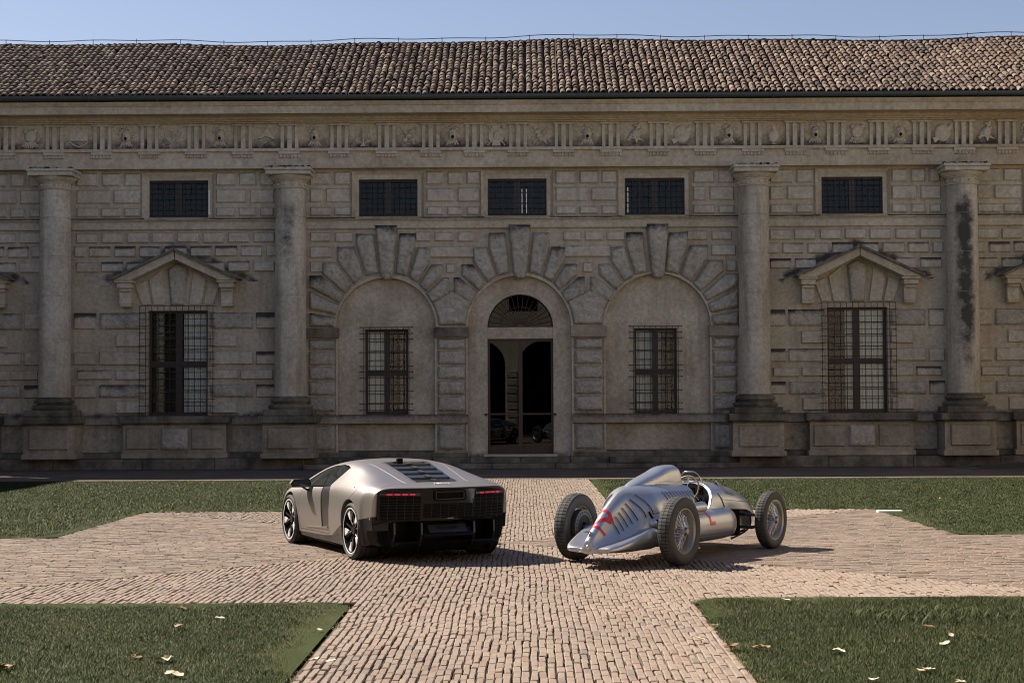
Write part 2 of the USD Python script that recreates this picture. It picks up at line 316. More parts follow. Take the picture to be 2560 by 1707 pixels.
# ---- coursed blocks of the side bays
for bi, c in enumerate(BIG):
    lo = {0: -21.5, 1: COLS[0] + 0.49, 2: COLS[2] + 0.47, 3: COLS[3] + 0.49}[bi]; hi = {0: COLS[0] - 0.49, 1: COLS[1] - 0.47, 2: COLS[3] - 0.49, 3: 20.5}[bi]
    for s in (-1, 1):
        half = abs((lo if s < 0 else hi) - c)
        def seg(a, b, z0, z1, rough=False, g=0.0):
            x0, x1 = sorted((c + s * a, c + s * min(b, half + 0.02)))
            if x1 - x0 < 0.15 or x1 < -18.6 or x0 > 18.6: return
            if rough: rugged(rect(x0, x1, z0, z1), 0.085, seed=int(abs(x0) * 10 + z0 * 7), g=g, gh=0.35, amp=0.045)
            else: frustum(x0, x1, z0, z1, 0.075, g=g)
        lg = 1.13 + 0.62 * (half - 1.13)
        for z0, z1, rough in ((4.26, 4.77, True), (3.17, 3.58, False), (2.17, 2.575, True)):
            seg(1.0, lg, z0, z1, rough, rg()); seg(lg + 0.09, half, z0, z1, False, 0.25 + rg())
        seg(1.0, 1.13 + 0.37 * (half - 1.13), 2.72, 3.02, False, rg() * .6); seg(1.13 + 0.42 * (half - 1.13), half - 0.1, 2.72, 3.02, False, rg())
        for z0, z1 in ((3.72, 4.12), (1.69, 2.08)): seg(1.0, 1.13 + 0.37 * (half - 1.13), z0, z1)
    W = hi - lo; n = max(3, round(W / 0.77)); p = W / n
    for row, (z0, z1, sh) in enumerate(((6.90, 7.22, 0.0), (6.475, 6.81, 0.5), (6.01, 6.33, 0.0))):
        for k in range(-1, n + 1):
            x0, x1 = lo + (k + sh) * p + 0.055, lo + (k + 1 + sh) * p - 0.055
            x0, x1 = max(x0, lo), min(x1, hi)
            if x1 - x0 < 0.15 or x1 < -18.6 or x0 > 18.6 or (row == 2 and abs((x0 + x1) / 2 - c) < 1.0): continue
            near = 1.0 if row and abs((x0 + x1) / 2 - c) < 2.4 else 0.35
            frustum(x0, x1, z0, z1, 0.072, g=(0.5 + 0.5 * RNG.random()) * near if row else 0.35 * RNG.random())
# ---- upper courses between the small windows
edges = [-21.5] + [e for c in COLS for e in (c - 0.49, c + 0.49)] + [20.5]
segs = []
for c, h in UPW:
    l = max([e for e in edges if e < c] + [c2 + h2 + 0.22 for c2, h2 in UPW if c2 < c]); segs.append((l, c - h - 0.2))
    r = min([e for e in edges if e > c] + [99]);
    if not any(c < c2 < r for c2, _ in UPW): segs.append((c + h + 0.2, r))
for a, b in segs:
    a, b = max(a, -18.6), min(b, 18.6)
    if b - a < 0.4: continue
    n = 3 if b - a > 1.5 else 2
    fr = {3: ([.37, .34, .29], [.55, .45]), 2: ([.56, .44], [.36, .64])}[n]
    for (z0, z1), w in (((8.645, 9.06), fr[0]), ((8.11, 8.55), fr[1]), ((7.70, 7.985), fr[0])):
        x = a
        for f_ in w:
            frustum(x + 0.05, x + f_ * (b - a) - 0.05, z0, z1, 0.07, c=0.045); x += f_ * (b - a)
# ---- central bay: course under the string, slabs and little squares between the arches
for x0, x1, z0, z1, g in ((-6.5, -5.88, 6.9, 7.2, 0), (-5.76, -5.2, 6.9, 7.2, 0), (-3.27, -2.83, 6.9, 7.2, .1), (-2.72, -2.12, 6.9, 7.2, .1), (-2.0, -1.5, 6.9, 7.2, .1), (1.22, 1.78, 6.9, 7.2, 0), (1.9, 2.45, 6.9, 7.2, 0), (2.56, 3.1, 6.9, 7.2, .1), (5.0, 5.62, 6.9, 7.2, 0), (5.75, 6.38, 6.9, 7.2, 0),
                          (-6.52, -5.85, 6.42, 6.77, .4), (5.75, 6.5, 6.42, 6.77, .4), (-2.98, -1.34, 6.40, 6.77, .4), (1.1, 2.85, 6.40, 6.77, .45), (-6.52, -6.1, 5.98, 6.3, .3), (6.2, 6.5, 5.95, 6.28, .3), (-2.36, -2.08, 5.93, 6.22, .5), (1.82, 2.12, 5.93, 6.24, .5)):
    frustum(x0, x1, z0, z1, 0.075, g=g)
# ---- voussoirs of the three arches (outlines measured on the left arch, mirrored for the others)
def vp(us, k=3.92, oy=380.0):
    return [((wall_at(760 + u / k, oy + v / k, 49.92))[[0, 2]] - np.array([-4.19, 0.0])) for u, v in us]
KEY = vp([(690, 712), (920, 712), (884, 1180), (872, 1228), (840, 1256), (785, 1256), (752, 1228), (738, 1180)])
VR = [vp(p) for p in ([(932, 790), (1098, 790), (1106, 930), (1012, 1222), (889, 1197)], [(1112, 928), (1260, 928), (1252, 1070), (1116, 1288), (1020, 1228)],
                      [(1250, 1096), (1366, 1096), (1366, 1213), (1188, 1373), (1122, 1294)], [(1372, 1224), (1436, 1222), (1436, 1408), (1250, 1488), (1194, 1384)])]
VL = [vp(p) for p in ([(500, 792), (688, 800), (733, 1190), (600, 1220), (500, 912)], [(312, 922), (492, 922), (590, 1216), (478, 1300), (312, 1066)], [(170, 1072), (312, 1072), (470, 1307), (396, 1395), (166, 1196)],
                      [(36, 1206), (160, 1206), (388, 1402), (348, 1486), (36, 1332)], [(36, 1348), (345, 1502), (312, 1600), (36, 1545)])] + [vp([(36, 75), (285, 117), (262, 206), (36, 206)], 3.564, 760.0)]
mir = lambda P: [(-x, z) for x, z in P]
for i, (c, r) in enumerate(ARCH):
    sets = ([VL, VR], [[mir(p) for p in VR], VR], [[mir(p) for p in VR], [mir(p) for p in VL]])[i]
    k = r / 1.55
    rugged(sg.Polygon([(c + x, z) for x, z in KEY]).buffer(-0.004), 0.20, 'keystone', g=0.85, gh=0.6, seed=i, amp=0.085)
    for side in sets:
        for q, p in enumerate(side):
            P = sg.Polygon([(c + x * (k if q > 2 else 1 + (k - 1) * .6), z) for x, z in p]).buffer(0)
            rugged(P.buffer(-0.011), 0.135, 'voussoir', g=float(RNG.uniform(0.45, 0.85)), gh=0.45, seed=10 * i + q, amp=0.085)
    a = np.linspace(0.02, np.pi - 0.02, 44)
    ring = sg.Polygon([(c + (r + .10) * math.cos(t), 4.27 + (r + .10) * math.sin(t)) for t in a] + [(c + r * math.cos(t), 4.27 + r * math.sin(t)) for t in a[::-1]])
    ring2 = sg.Polygon([(c + (r + .055) * math.cos(t), 4.27 + (r + .055) * math.sin(t)) for t in a] + [(c + (r + .0) * math.cos(t), 4.27 + (r + .0) * math.sin(t)) for t in a[::-1]])
    put('archivolt', cat(prism(ring, YF - 0.035, YF + 0.05), prism(ring2, YF - 0.06, YF - 0.035)), 'trim', palace)
PIERS = [(-6.15, 0.40), (-2.20, 0.415), (1.985, 0.43), (6.13, 0.36)]
for i, (c, h) in enumerate(PIERS):
    if i in (1, 2):
        bl = c - ARCH[i - 1][0]; pts = [(c, 5.43)]
        for s, A in ((1, ARCH[i]), (-1, ARCH[i - 1])):
            side = [(A[0] - s * A[1] * math.cos(t) * 1.03, 4.28 + A[1] * 1.03 * math.sin(t)) for t in np.linspace(0.5, 0.03, 8)]
            pts += side if s > 0 else side[::-1]
        rugged(sg.Polygon(pts).convex_hull.intersection(sg.Polygon(pts).buffer(0)).buffer(-0.01), 0.135, 'voussoir', seed=40 + i, g=0.2, amp=0.085)
    put('impost', cbox(c - h - 0.12, c + h + 0.12, YF - 0.17, YF + 0.08, 3.965, 4.265, 0.012), 'crust' if i < 2 else 'dado', palace, smooth=20)
    for z0, z1 in ((3.60, 3.93), (3.14, 3.57), (2.70, 3.10), (2.22, 2.66), (1.72, 2.18)):
        rugged(rect(c - h, c + h, z0, z1), 0.10, seed=int(z0 * 10) + i, g=float(RNG.uniform(0, 0.4)), gh=0.25, amp=0.05)
    rugged(rect(c - h + 0.02, c + h - 0.02, 0.56, 1.31), 0.08, seed=60 + i, g=0.15, amp=0.045)
    put('pier_edge', cat(box(c - h - 0.085, c - h - 0.03, YF - 0.035, YF + 0.1, 0.5, 3.96), box(c + h + 0.03, c + h + 0.085, YF - 0.035, YF + 0.1, 0.5, 3.96)), 'trim', palace)
    put('pier_base', cbox(c - h - 0.12, c + h + 0.12, YF - 0.13, YF + 0.1, 0.34, 0.51, 0.01), 'dado', palace, smooth=20)
    put('pier_plinth', cbox(c - h - 0.16, c + h + 0.16, YF - 0.42, YF, 0.0, 0.33, 0.015), 'crust', palace, smooth=20)

# ---- string course, dado, entablature
def run(profile, x0, x1, name, mt, g=None, nseg=24, parent=palace):
    """A moulding of the given (y, z) profile along x."""
    p = np.asarray(profile, float); xs = np.linspace(x0, x1, nseg + 1); m = len(p)
    v = np.array([[x, y, z] for x in xs for y, z in p])
    i, j = np.meshgrid(np.arange(nseg), np.arange(m - 1), indexing='ij')
    q = np.stack([i * m + j, (i + 1) * m + j, (i + 1) * m + j + 1, i * m + j + 1], -1).reshape(-1, 4)[:, ::-1]
    return put(name, (v, q), mt, parent, attrs={'grime': np.zeros(len(v)) if g is None else np.tile(g, nseg + 1)})
bays = [(-22, COLS[0] - .4), (COLS[0] + .4, COLS[1] - .4), (COLS[1] + .4, COLS[2] - .4), (COLS[2] + .4, COLS[3] - .4), (COLS[3] + .4, 22)]
for a, b in bays:
    run([(YF, 7.66), (49.83, 7.63), (49.80, 7.60), (49.80, 7.575), (49.87, 7.55), (49.90, 7.50), (49.905, 7.32), (49.93, 7.30), (YF, 7.285)], a, b, 'string_course', 'trim', [.8, .8, .7, .3, 0, 0, 0, 0, 0])
    if a < -20 or b > 20 or True:
        for u, w in ((a, -1.56) if a < -1 and b > 1 else (a, b), (1.36, b) if a < -1 and b > 1 else (0, 0)):
            if w - u < .2: continue
            if a < -1 and b > 1 and w < 0: w = -1.70
            if a < -1 and b > 1 and u > 0: u = 1.49
            run([(YF + .13, 1.63), (49.885, 1.615), (49.88, 1.36), (49.95, 1.335), (YF + .13, 1.33)], u, w, 'dado_band', 'dado', [.7, .7, .15, 0, 0])
            run([(YF + .13, 0.53), (49.93, 0.51), (49.86, 0.47), (49.86, 0.335)], u, w, 'base_moulding', 'crust', [.5, .5, .3, .3])
run([(YF, 9.14), (49.72, 9.14), (49.72, 9.65), (49.64, 9.652), (49.64, 9.742), (49.79, 9.75), (49.79, 10.50), (49.70, 10.52), (49.70, 10.56), (49.62, 10.565), (49.60, 10.60), (49.55, 10.61), (49.50, 10.68), (49.45, 10.70), (49.12, 10.715), (49.05, 10.705),
     (49.05, 10.93), (49.02, 10.935), (48.99, 10.97), (48.94, 11.02), (48.93, 11.05), (50.6, 11.05)], -22.5, 22.5, 'entablature', 'cornice', [0] * 3 + [.2, .3, .75, .1] + [0] * 15)
TRI = [15, 137, 256, 374, 491, 608, 724, 848, 967, 1077, 1186, 1295, 1409, 1527, 1646, 1762, 1881, 1987, 2089, 2196, 2304, 2409, 2517]
TX = [float(wall_at(p, 330, 49.75)[0]) for p in TRI]
TX = [TX[0] - 1.47] + TX + [TX[-1] + 1.3]
for x in TX:
    t = xform('triglyph', palace, (x, 0, 0)); w = 0.27; pr = []
    for a, b in ((-w, -w + .10), (-.068, .068), (w - .10, w)): pr.append(mprism([(a, 9.752), (b, 9.752), (b, 10.44), (a, 10.44)], 49.725, 49.79))
    put('fillet', cat(*pr, mbox(-w - .05, w + .05, 49.69, 49.789, 10.442, 10.498)), 'trim', t)
    put('regula', cat(mbox(-w - .06, w + .06, 49.655, 49.719, 9.57, 9.648), mbox(-w - .06, w + .06, 49.70, 49.719, 9.465, 9.569)), 'trim', t)
    put('guttae', cat(*[lathe([(0.012, 9.568), (0.034, 9.47), (0, 9.468)], 8)[0:1] + (lathe([(0.012, 9.568), (0.034, 9.47), (0, 9.468)], 8)[1],) if False else (lathe([(0.012, 9.568), (0.034, 9.47), (0, 9.468)], 8)[0] + np.array([-.27 + .108 * k, 49.69, 0]), lathe([(0.012, 9.568), (0.034, 9.47), (0, 9.468)], 8)[1]) for k in range(6)]), 'trim', t)

# ---- carved reliefs of the frieze
def blob(c, r, n=2):
    s = trimesh.creation.icosphere(n); return np.array(s.vertices) * r + c, np.array(s.faces)
def curl(pts, r): return tube(np.array([(x, 0.0, z) for x, z in pts]), r, 6)
def mask(seed):
    q = np.random.default_rng(seed); ms = [blob((0, 0, .02), (.115, .10, .16)), blob((0, -.09, .04), (.022, .03, .05), 1), blob((-.045, -.08, .085), (.04, .02, .018), 1), blob((.045, -.08, .085), (.04, .02, .018), 1)]
    for k in range(26):
        a = q.uniform(-.35, np.pi + .35); r0 = q.uniform(.10, .15); p = [(r0 * math.cos(a) * (1 + .45 * t) + .03 * math.sin(7 * t + k), .06 + r0 * 1.2 * math.sin(a) * (1 + .4 * t) + .02 * math.cos(6 * t + k)) for t in np.linspace(0, 1, 5)]
        ms.append(curl(p, np.array([.022, .024, .02, .016, .008])))
    for k in range(9):
        a = -1.57 + (k - 4) * .25; p = [(.07 * (k - 4) / 4 + (.10 + .03 * (k % 2)) * t * math.cos(a), -.11 - .12 * t + .015 * math.sin(5 * t + k)) for t in np.linspace(0, 1, 4)]
        ms.append(curl(p, np.array([.02, .022, .016, .008])))
    a = np.linspace(0, 2 * np.pi, 13); ms.append(tube(np.column_stack([.05 * np.cos(a), np.full(13, -.095), -.055 + .05 * np.sin(a)]), .018, 6))
    return cat(*ms), (tube(np.array([[0, -.112, -.055], [0, -.05, -.055]]), .042, 12))
def flat(poly, d=.05): return prism(poly, -d, 0.0)
def trophy(kind, seed):
    q = np.random.default_rng(seed); L = lambda x0, z0, x1, z1, r=.018: tube(np.array([[x0, -.03, z0], [x1, -.03, z1]]), r, 6)
    if kind == 'heart':
        t = np.linspace(0, 2 * np.pi, 40); h = [(.0145 * 16 * math.sin(a) ** 3, .014 * (13 * math.cos(a) - 5 * math.cos(2 * a) - 2 * math.cos(3 * a) - math.cos(4 * a)) + .02) for a in t]
        return cat(curl(h, .022), curl([(x * .78, z * .78 + .01) for x, z in h], .013), *[L(0, -.02, .13 * math.cos(a), .03 + .13 * math.sin(a), .007) for a in np.linspace(.2, 2.9, 9)], blob((0, -.03, -.03), (.02, .03, .07), 1), curl([(-.28, -.2), (-.22, -.27), (-.1, -.22)], .012), curl([(.28, .02), (.22, -.06), (.28, -.15)], .012))
    if kind == 'shield':
        return cat(flat(sg.Polygon([(-.12, .27), (.12, .27), (.1, .2), (.2, .1), (.2, -.12), (.1, -.2), (.12, -.29), (-.12, -.29), (-.1, -.2), (-.2, -.12), (-.2, .1), (-.1, .2)])), L(-.24, .28, .24, -.28, .02), L(.24, .28, -.24, -.28, .02), blob((.2, -.04, .22), (.05, .02, .06), 1), blob((0, -.05, 0), (.09, .04, .12), 1))
    if kind == 'vase':
        p = [(.0, -.29), (.07, -.29), (.03, -.24), (.10, -.2), (.155, -.08), (.15, .04), (.06, .12), (.05, .2), (.08, .24), (0, .26)]
        v, f = lathe(p, 20); v = v * np.array([1, .5, 1]); return cat((v, f), curl([(.06, .2), (.15, .24), (.18, .12), (.13, .02)], .016), curl([(-.06, .2), (-.15, .24), (-.18, .12), (-.13, .02)], .016))
    if kind == 'helmet':
        return cat(blob((.03, -.02, .02), (.14, .09, .14)), flat(sg.Polygon([(-.1, -.08), (.14, -.1), (.26, -.19), (.1, -.15), (.05, -.25), (0, -.12), (-.12, -.13)]), .06), *[blob((-.1 + .035 * k - (.06 if k < 3 else 0), -.03, -.14 + .065 * k), (.055, .05, .05), 1) for k in range(7)], *[blob((.02 + .04 * k, -.03, .25 - .015 * k * k), (.05, .04, .04), 1) for k in range(4)])
    if kind == 'round':
        return cat(blob((0, -.01, 0), (.22, .06, .25)), *[curl([(.17 * math.cos(a + .5 * t) * (1 - .4 * t), .2 * math.sin(a + .5 * t) * (1 - .4 * t)) for t in np.linspace(0, 1, 6)], .016) for a in np.linspace(0, 6.28, 9)], flat(sg.Polygon([(-.28, -.15), (-.12, -.1), (-.1, -.2), (-.22, -.28)]), .06), flat(sg.Polygon([(.1, .1), (.25, .25), (.27, .1), (.18, .04)]), .06))
    if kind == 'cuirass':
        return cat(blob((0, -.02, .05), (.16, .08, .18)), blob((-.13, -.02, .18), (.07, .06, .07), 1), blob((.13, -.02, .18), (.07, .06, .07), 1), *[L(.03 * (k - 4), -.12, .055 * (k - 4), -.29 + .012 * abs(k - 4), .02) for k in range(9)], curl([(-.2, .2), (-.27, .05), (-.2, -.1)], .018), curl([(.2, .2), (.27, .05), (.2, -.1)], .018))
    if kind == 'lyre':
        return cat(L(0, -.26, 0, .2, .02), flat(sg.Polygon([(-.08, -.29), (.08, -.29), (.03, -.22), (-.03, -.22)]), .06), *[curl([(s * .02, -.2), (s * (.12 + .05 * k), -.12), (s * (.08 + .05 * k), .0 + .05 * k), (s * (.15 + .03 * k), .12 + .06 * k), (s * .05, .2 + .02 * k)], .014) for s in (-1, 1) for k in range(3)], *[L(-.06 + .03 * k, -.05, -.05 + .025 * k, .16, .006) for k in range(5)])
    if kind == 'plaque':
        return cat(flat(sg.Polygon([(-.25, .2), (.25, .2), (.25, -.09), (-.25, -.09)]), .03), curl([(-.26, -.1), (-.14, -.2), (0, -.25), (.14, -.2), (.26, -.1)], .022), curl([(-.22, .26), (-.1, .25), (0, .3), (.1, .25), (.22, .26)], .015), curl([(.08 * math.cos(a), .06 + .07 * math.sin(a)) for a in np.linspace(0, 6.3, 14)], .016))
    if kind == 'tent':
        return cat(flat(sg.Polygon([(-.24, -.05), (-.06, .1), (.02, .27), (.08, .1), (.24, -.1), (.08, -.02), (-.04, .0), (-.14, -.06)]), .06), curl([(.02, .25), (.0, .3), (-.04, .28), (-.03, .24)], .014), L(-.16, -.2, .0, -.12, .012), L(-.14, -.24, .02, -.14, .012))
    ms = [L(-.22, .24, .16, -.24, .022), L(.2, .22, -.2, -.22, .018)]
    for k in range(7):
        a = q.uniform(0, 6.28); ms.append(curl([(.2 * math.cos(a + t) * (.5 + .7 * t), .2 * math.sin(a + t * 1.4) * (.6 + .6 * t)) for t in np.linspace(0, 1, 6)], .017))
    ms += [blob((q.uniform(-.12, .12), -.02, q.uniform(-.12, .12)), (.08, .05, .07), 1) for _ in range(4)]
    return cat(*ms)
KINDS = ['round', 'cuirass', 'plaque', 'mask', 'heart', 'mask', 'tent', 'mask', 'lyre', 'arms', 'mask', 'shield', 'arms', 'mask', 'helmet', 'round', 'mask', 'vase', 'mask', 'cuirass', 'mask', 'round', 'helmet', 'mask']
for i, kd in enumerate(KINDS):
    x = (TX[i] + TX[i + 1]) / 2
    if kd == 'mask':
        a, b = mask(i); t = xform('carved_mask', palace, (x, 49.79, 10.13))
        put('face', (a[0] * 1.22, a[1]), 'relief', t, smooth=True); put('mouth', (b[0] * 1.25 + np.array([0, .005, 0]), b[1]), 'hole', t)
    else:
        m = trophy(kd, i); v = m[0] * np.array([1.12, 1.3, 1.12]) + np.array([x, 49.792, 10.12])
        put('carved_trophy', (v, m[1]), 'relief', palace, smooth=35)

# ---- half columns on pedestals
def column(cx):
    t = xform('column', palace, (cx, 49.62, 0)); R = 0.475
    zz = np.array([2.17, 2.35, 3.2, 4.4, 5.6, 6.8, 7.8, 8.49]); rr = R * np.array([1.03, 1.0, 1.0, .995, .99, .98, .97, .96])
    v, f = lathe(np.column_stack([rr, zz]), 40); n = len(zz)
    g = {COLS[1]: .66, COLS[3]: .85}.get(cx, .3) * np.clip((v[:, 2] - (5.2 if cx == COLS[1] else 2.6)) * 1.2, 0, 1) * np.clip(1 - ((v[:, 0] + .03) / .42) ** 2, 0, 1) * np.clip((8.5 - v[:, 2]) * 2, .2, 1)
    put('shaft', (v, f), 'column', t, smooth=True, attrs={'grime': g})
    put('drum_joint', cat(*[lathe([(R * .992, z - .006), (R * 1.004, z), (R * .992, z + .006)], 40) for z in (3.95, 5.25, 6.45, 7.62)]), 'dado', t, smooth=True, kind='stuff')
    cp = [(R * .96, 8.47), (R * 1.03, 8.475), (R * 1.07, 8.50), (R * 1.03, 8.525), (R * .97, 8.53), (R * .97, 8.67), (R * 1.03, 8.68), (R * 1.05, 8.70), (R * 1.03, 8.715), (R * 1.12, 8.73), (R * 1.30, 8.80), (R * 1.36, 8.85), (R * 1.30, 8.86)]
    put('capital', lathe(cp, 40), 'trim', t, smooth=40)
    put('rosette', cat(*[blob((R * .985 * math.sin(a), -R * .985 * math.cos(a), 8.60), (.045, .045, .045), 1) for a in np.radians([-75, -45, -15, 15, 45, 75])]), 'relief', t, smooth=True)
    ab = cat(cbox(-.67, .67, -.67, .42, 8.862, 8.98, .012), cbox(-.71, .71, -.71, .42, 8.982, 9.08, .02)); v, f = vf(ab)
    put('abacus', ab, 'trim', t, smooth=20)
    q = np.random.default_rng(int(cx * 7) + 200); ms = []
    for k in range(70 if cx in (COLS[1], COLS[3]) else 34):
        x, y = q.uniform(-.68, .68), q.uniform(-.70, -.4); ms.append(blob((x, y, 9.085), (q.uniform(.02, .07), .05, q.uniform(.015, .05)), 1))
    put('moss', cat(*ms), 'moss', t, kind='stuff')
    bp = [(R * 1.02, 2.20), (R * 1.08, 2.19), (R * 1.08, 2.15), (R * 1.22, 2.12), (R * 1.27, 2.07), (R * 1.22, 2.02), (R * 1.10, 2.01), (R * 1.10, 1.97), (R * 1.32, 1.95), (R * 1.42, 1.89), (R * 1.34, 1.815), (R * 1.2, 1.81)]
    put('base', cat(lathe(bp, 40), cbox(-.72, .72, -.72, .4, 1.615, 1.808, .015)), 'crust', t, smooth=40)
    put('pedestal', cat(mbox(-.76, .76, -.58, .4, .50, 1.345), cbox(-.82, .82, -.66, .4, .335, .50, .02)), 'dado', t)
    put('pedestal_cap', cat(mbox(-.80, .80, -.63, .4, 1.347, 1.40), cbox(-.88, .88, -.72, .4, 1.40, 1.613, .015)), 'crust', t, smooth=20)
    frustum(-.60, .60, .62, 1.27, .06, mat_='dado', name='panel', parent=t, y=-.58, g=.3)
plain('moss', (0.035, 0.036, 0.016), 1.0)
for c in COLS: column(c)

# ---- plinth and steps
def slabs(x0, x1, y0, y1, z0, z1, w, name, mt):
    n = max(1, round((x1 - x0) / w)); e = np.linspace(x0, x1, n + 1); e[1:-1] += RNG.normal(0, .15, n - 1)
    for a, b in zip(e[:-1], e[1:]):
        put(name, cbox(a + .004, b - .004, y0 + RNG.normal(0, .012), y1, z0, z1 + RNG.normal(0, .006), .018), mt, palace, smooth=20)
for a, b in ((-22, -6.62), (6.45, 22)): slabs(a, b, 49.30, 50, 0, .325, 2.4, 'plinth_stone', 'crust')
slabs(-6.6, 6.42, 48.98, 49.62, 0, .155, 1.9, 'step_stone', 'crust')
for a, b in ((-5.58, -2.78), (-1.62, 1.38), (2.58, 5.6)): slabs(a, b, 49.36, 50.1, .156, .335, 1.5, 'step_stone', 'crust')
put('door_sill', cbox(-1.22, 1.02, 49.78, 50.5, .336, .41, .01), 'trim', palace, smooth=20)

# ---- pediments over the tall windows
for c in BIG:
    t = xform('pediment', palace, (c, 0, 0))
    for s in (-1, 1):
        P = [(s * .015, 6.60), (s * 1.86, 5.735), (s * 1.33, 5.735), (s * .015, 6.36)]
        put('raking_cornice', mprism(P, 49.46, 50), 'trim', t)
        T = [(s * .012, 6.685), (s * 1.98, 5.76), (s * 1.86, 5.74), (s * .012, 6.602)]
        v, f = vf(mprism(T, 49.36, 50).refine(3)); put('weathered_top', (v, f), 'crust', t)
        put('return_moulding', mprism([(s * 1.28, 5.66), (s * 1.28, 5.733), (s * 1.86, 5.733), (s * 1.80, 5.66)], 49.50, 50), 'trim', t)
        put('console', cat(cbox(*sorted((s * 1.33, s * 1.77)), 49.55, 50, 5.50, 5.655, .012), mprism([(s * 1.37, 5.04), (s * 1.37, 5.495), (s * 1.72, 5.495), (s * 1.72, 5.04)], 49.72, 50), cbox(*sorted((s * 1.36, s * 1.73)), 49.62, 50, 5.40, 5.497, .03), cbox(*sorted((s * 1.36, s * 1.73)), 49.68, 50, 4.93, 5.04, .035)), 'trim', t, smooth=25)
        for P in ([(.36, 5.02), (.72, 5.02), (.86, 5.78), (.50, 6.05)], [(.80, 5.02), (1.08, 5.02), (1.26, 5.52), (1.26, 5.60), (.96, 5.74)]):
            v, f = vf(prism(sg.Polygon([(s * x, z) for x, z in P]), 49.93, 50)); put('wedge_stone', (v, f), 'ashlar', t)
    rugged(sg.Polygon([(-.22, 4.98), (.22, 4.98), (.31, 6.12), (.05, 6.27), (-.05, 6.27), (-.31, 6.12)]), .12, 'keystone', parent=t, seed=int(c * 3) % 50, amp=.03)
    put('sill_block', cat(mbox(c - 1.56, c + 1.56, 49.55, 50, .50, 1.345), cbox(c - 1.62, c + 1.62, 49.50, 50, .335, .498, .02)), 'dado', palace)
    put('window_sill', cat(mbox(c - 1.60, c + 1.60, 49.52, 50.2, 1.347, 1.40), cbox(c - 1.68, c + 1.68, 49.42, 50.25, 1.40, 1.613, .015)), 'crust', palace, smooth=20)
    for a, b, r in ((-1.46, -.5, 0), (-.40, .40, 1), (.5, 1.46, 0)):
        if r: rugged(rect(c + a, c + b, .60, 1.26), .09, 'panel', y=49.55, seed=int(c) % 9, amp=.05, g=.3)
        else: frustum(c + a, c + b, .60, 1.26, .05, mat_='dado', name='panel', y=49.55, g=.45)

# ---- windows
def window(name, c, h, z0, z1, y, cols, rows, curt, wood='window_wood', glass='pane', trans=True):
    t = xform(name, palace, (c, y, 0)); fr = .075
    fm = [mbox(-h, -h + fr, -.04, .05, z0, z1), mbox(h - fr, h, -.04, .05, z0, z1), mbox(-h + fr, h - fr, -.04, .05, z0, z0 + fr * 1.5), mbox(-h + fr, h - fr, -.04, .05, z1 - fr, z1)]
    zm = z0 + (z1 - z0) * .49
    put('frame', cat(*fm), wood, t)
    put('mullion', cat(mbox(-.085, .085, -.06, .045, z0 + fr * 1.5, z1 - fr)), wood, t)
    if trans: put('transom', cat(mbox(-h + fr, -.085, -.05, .045, zm - .09, zm + .09), mbox(.085, h - fr, -.05, .045, zm - .09, zm + .09)), wood, t)
    gb = []
    for s in (-1, 1):
        a, b = sorted((s * .085, s * (h - fr)))
        for k in range(1, cols): x = a + (b - a) * k / cols; gb.append(mbox(x - .012, x + .012, -.02, .02, z0 + fr, z1 - fr))
        for za, zb in ((z0 + fr, zm - .09), (zm + .09, z1 - fr)) if trans else ((z0 + fr, z1 - fr),):
            for k in range(1, rows): z = za + (zb - za) * k / rows; gb.append(mbox(a, b, -.022, .022, z - .012, z + .012))
            put('pane', box(a, b, .0, .004, za, zb), glass, t)
    if gb: put('glazing_bar', cat(*gb), wood, t, kind='stuff')
    for a, b in curt:
        n = 36; xs = np.linspace(a, b, n); yy = .09 + .025 * np.sin(np.arange(n) * 1.9) + .012 * np.sin(np.arange(n) * .7)
        v = np.vstack([np.column_stack([xs, yy, np.full(n, z0 + .1)]), np.column_stack([xs, yy, np.full(n, z1 - .05)])]); k = np.arange(n - 1)
        put('curtain', (v, np.stack([k, k + 1, k + n + 1, k + n], 1)), 'curtain', t, smooth=True)
    return t
for c, cu in zip(BIG, ([(.1, .85)], [(.12, .86)], [(-.32, -.02), (.1, .86)], [(.1, .86)])):
    t = window('tall_window', c, .918, 1.62, 4.83, 50.26, 1, 4, cu)
    gl = xform('window_grille', palace, (c, 49.76, 0)); gw = 1.12
    for x in np.concatenate([np.linspace(-gw, gw, 13)]): put('bar', tube([[x, 0, 1.615], [x, 0, 4.97]], .011, 5), 'iron', gl)
    for z in np.linspace(1.72, 4.96, 17): put('bar', tube([[-gw - .02, .24, z], [-gw - .02, -.012, z], [gw + .02, -.012, z], [gw + .02, .24, z]], .010, 5), 'iron', gl)
for i, (c, h) in enumerate(NW):
    window('niche_window', c, h, 1.62, 4.228, 50.34, 1, 4, [(-.6, -.08)] if i == 0 else [(-.6, -.08), (.07, .2)])
    gl = xform('window_grille', palace, (c, 50.06, 0))
    for x in np.linspace(-h - .03, h + .03, 9): put('bar', tube([[x, 0, 1.56], [x, 0, 4.30]], .011, 5), 'iron', gl)
    for z in (1.60, 1.76, 1.95, 2.34, 2.75, 2.93, 3.10, 3.52, 3.93, 4.10, 4.29):
        put('bar', cat(tube([[-h - .14, -.012, z], [h + .14, -.012, z]], .011, 5), blob((-h - .14, -.02, z), .022, 1), blob((h + .14, -.02, z), .022, 1)), 'iron', gl)
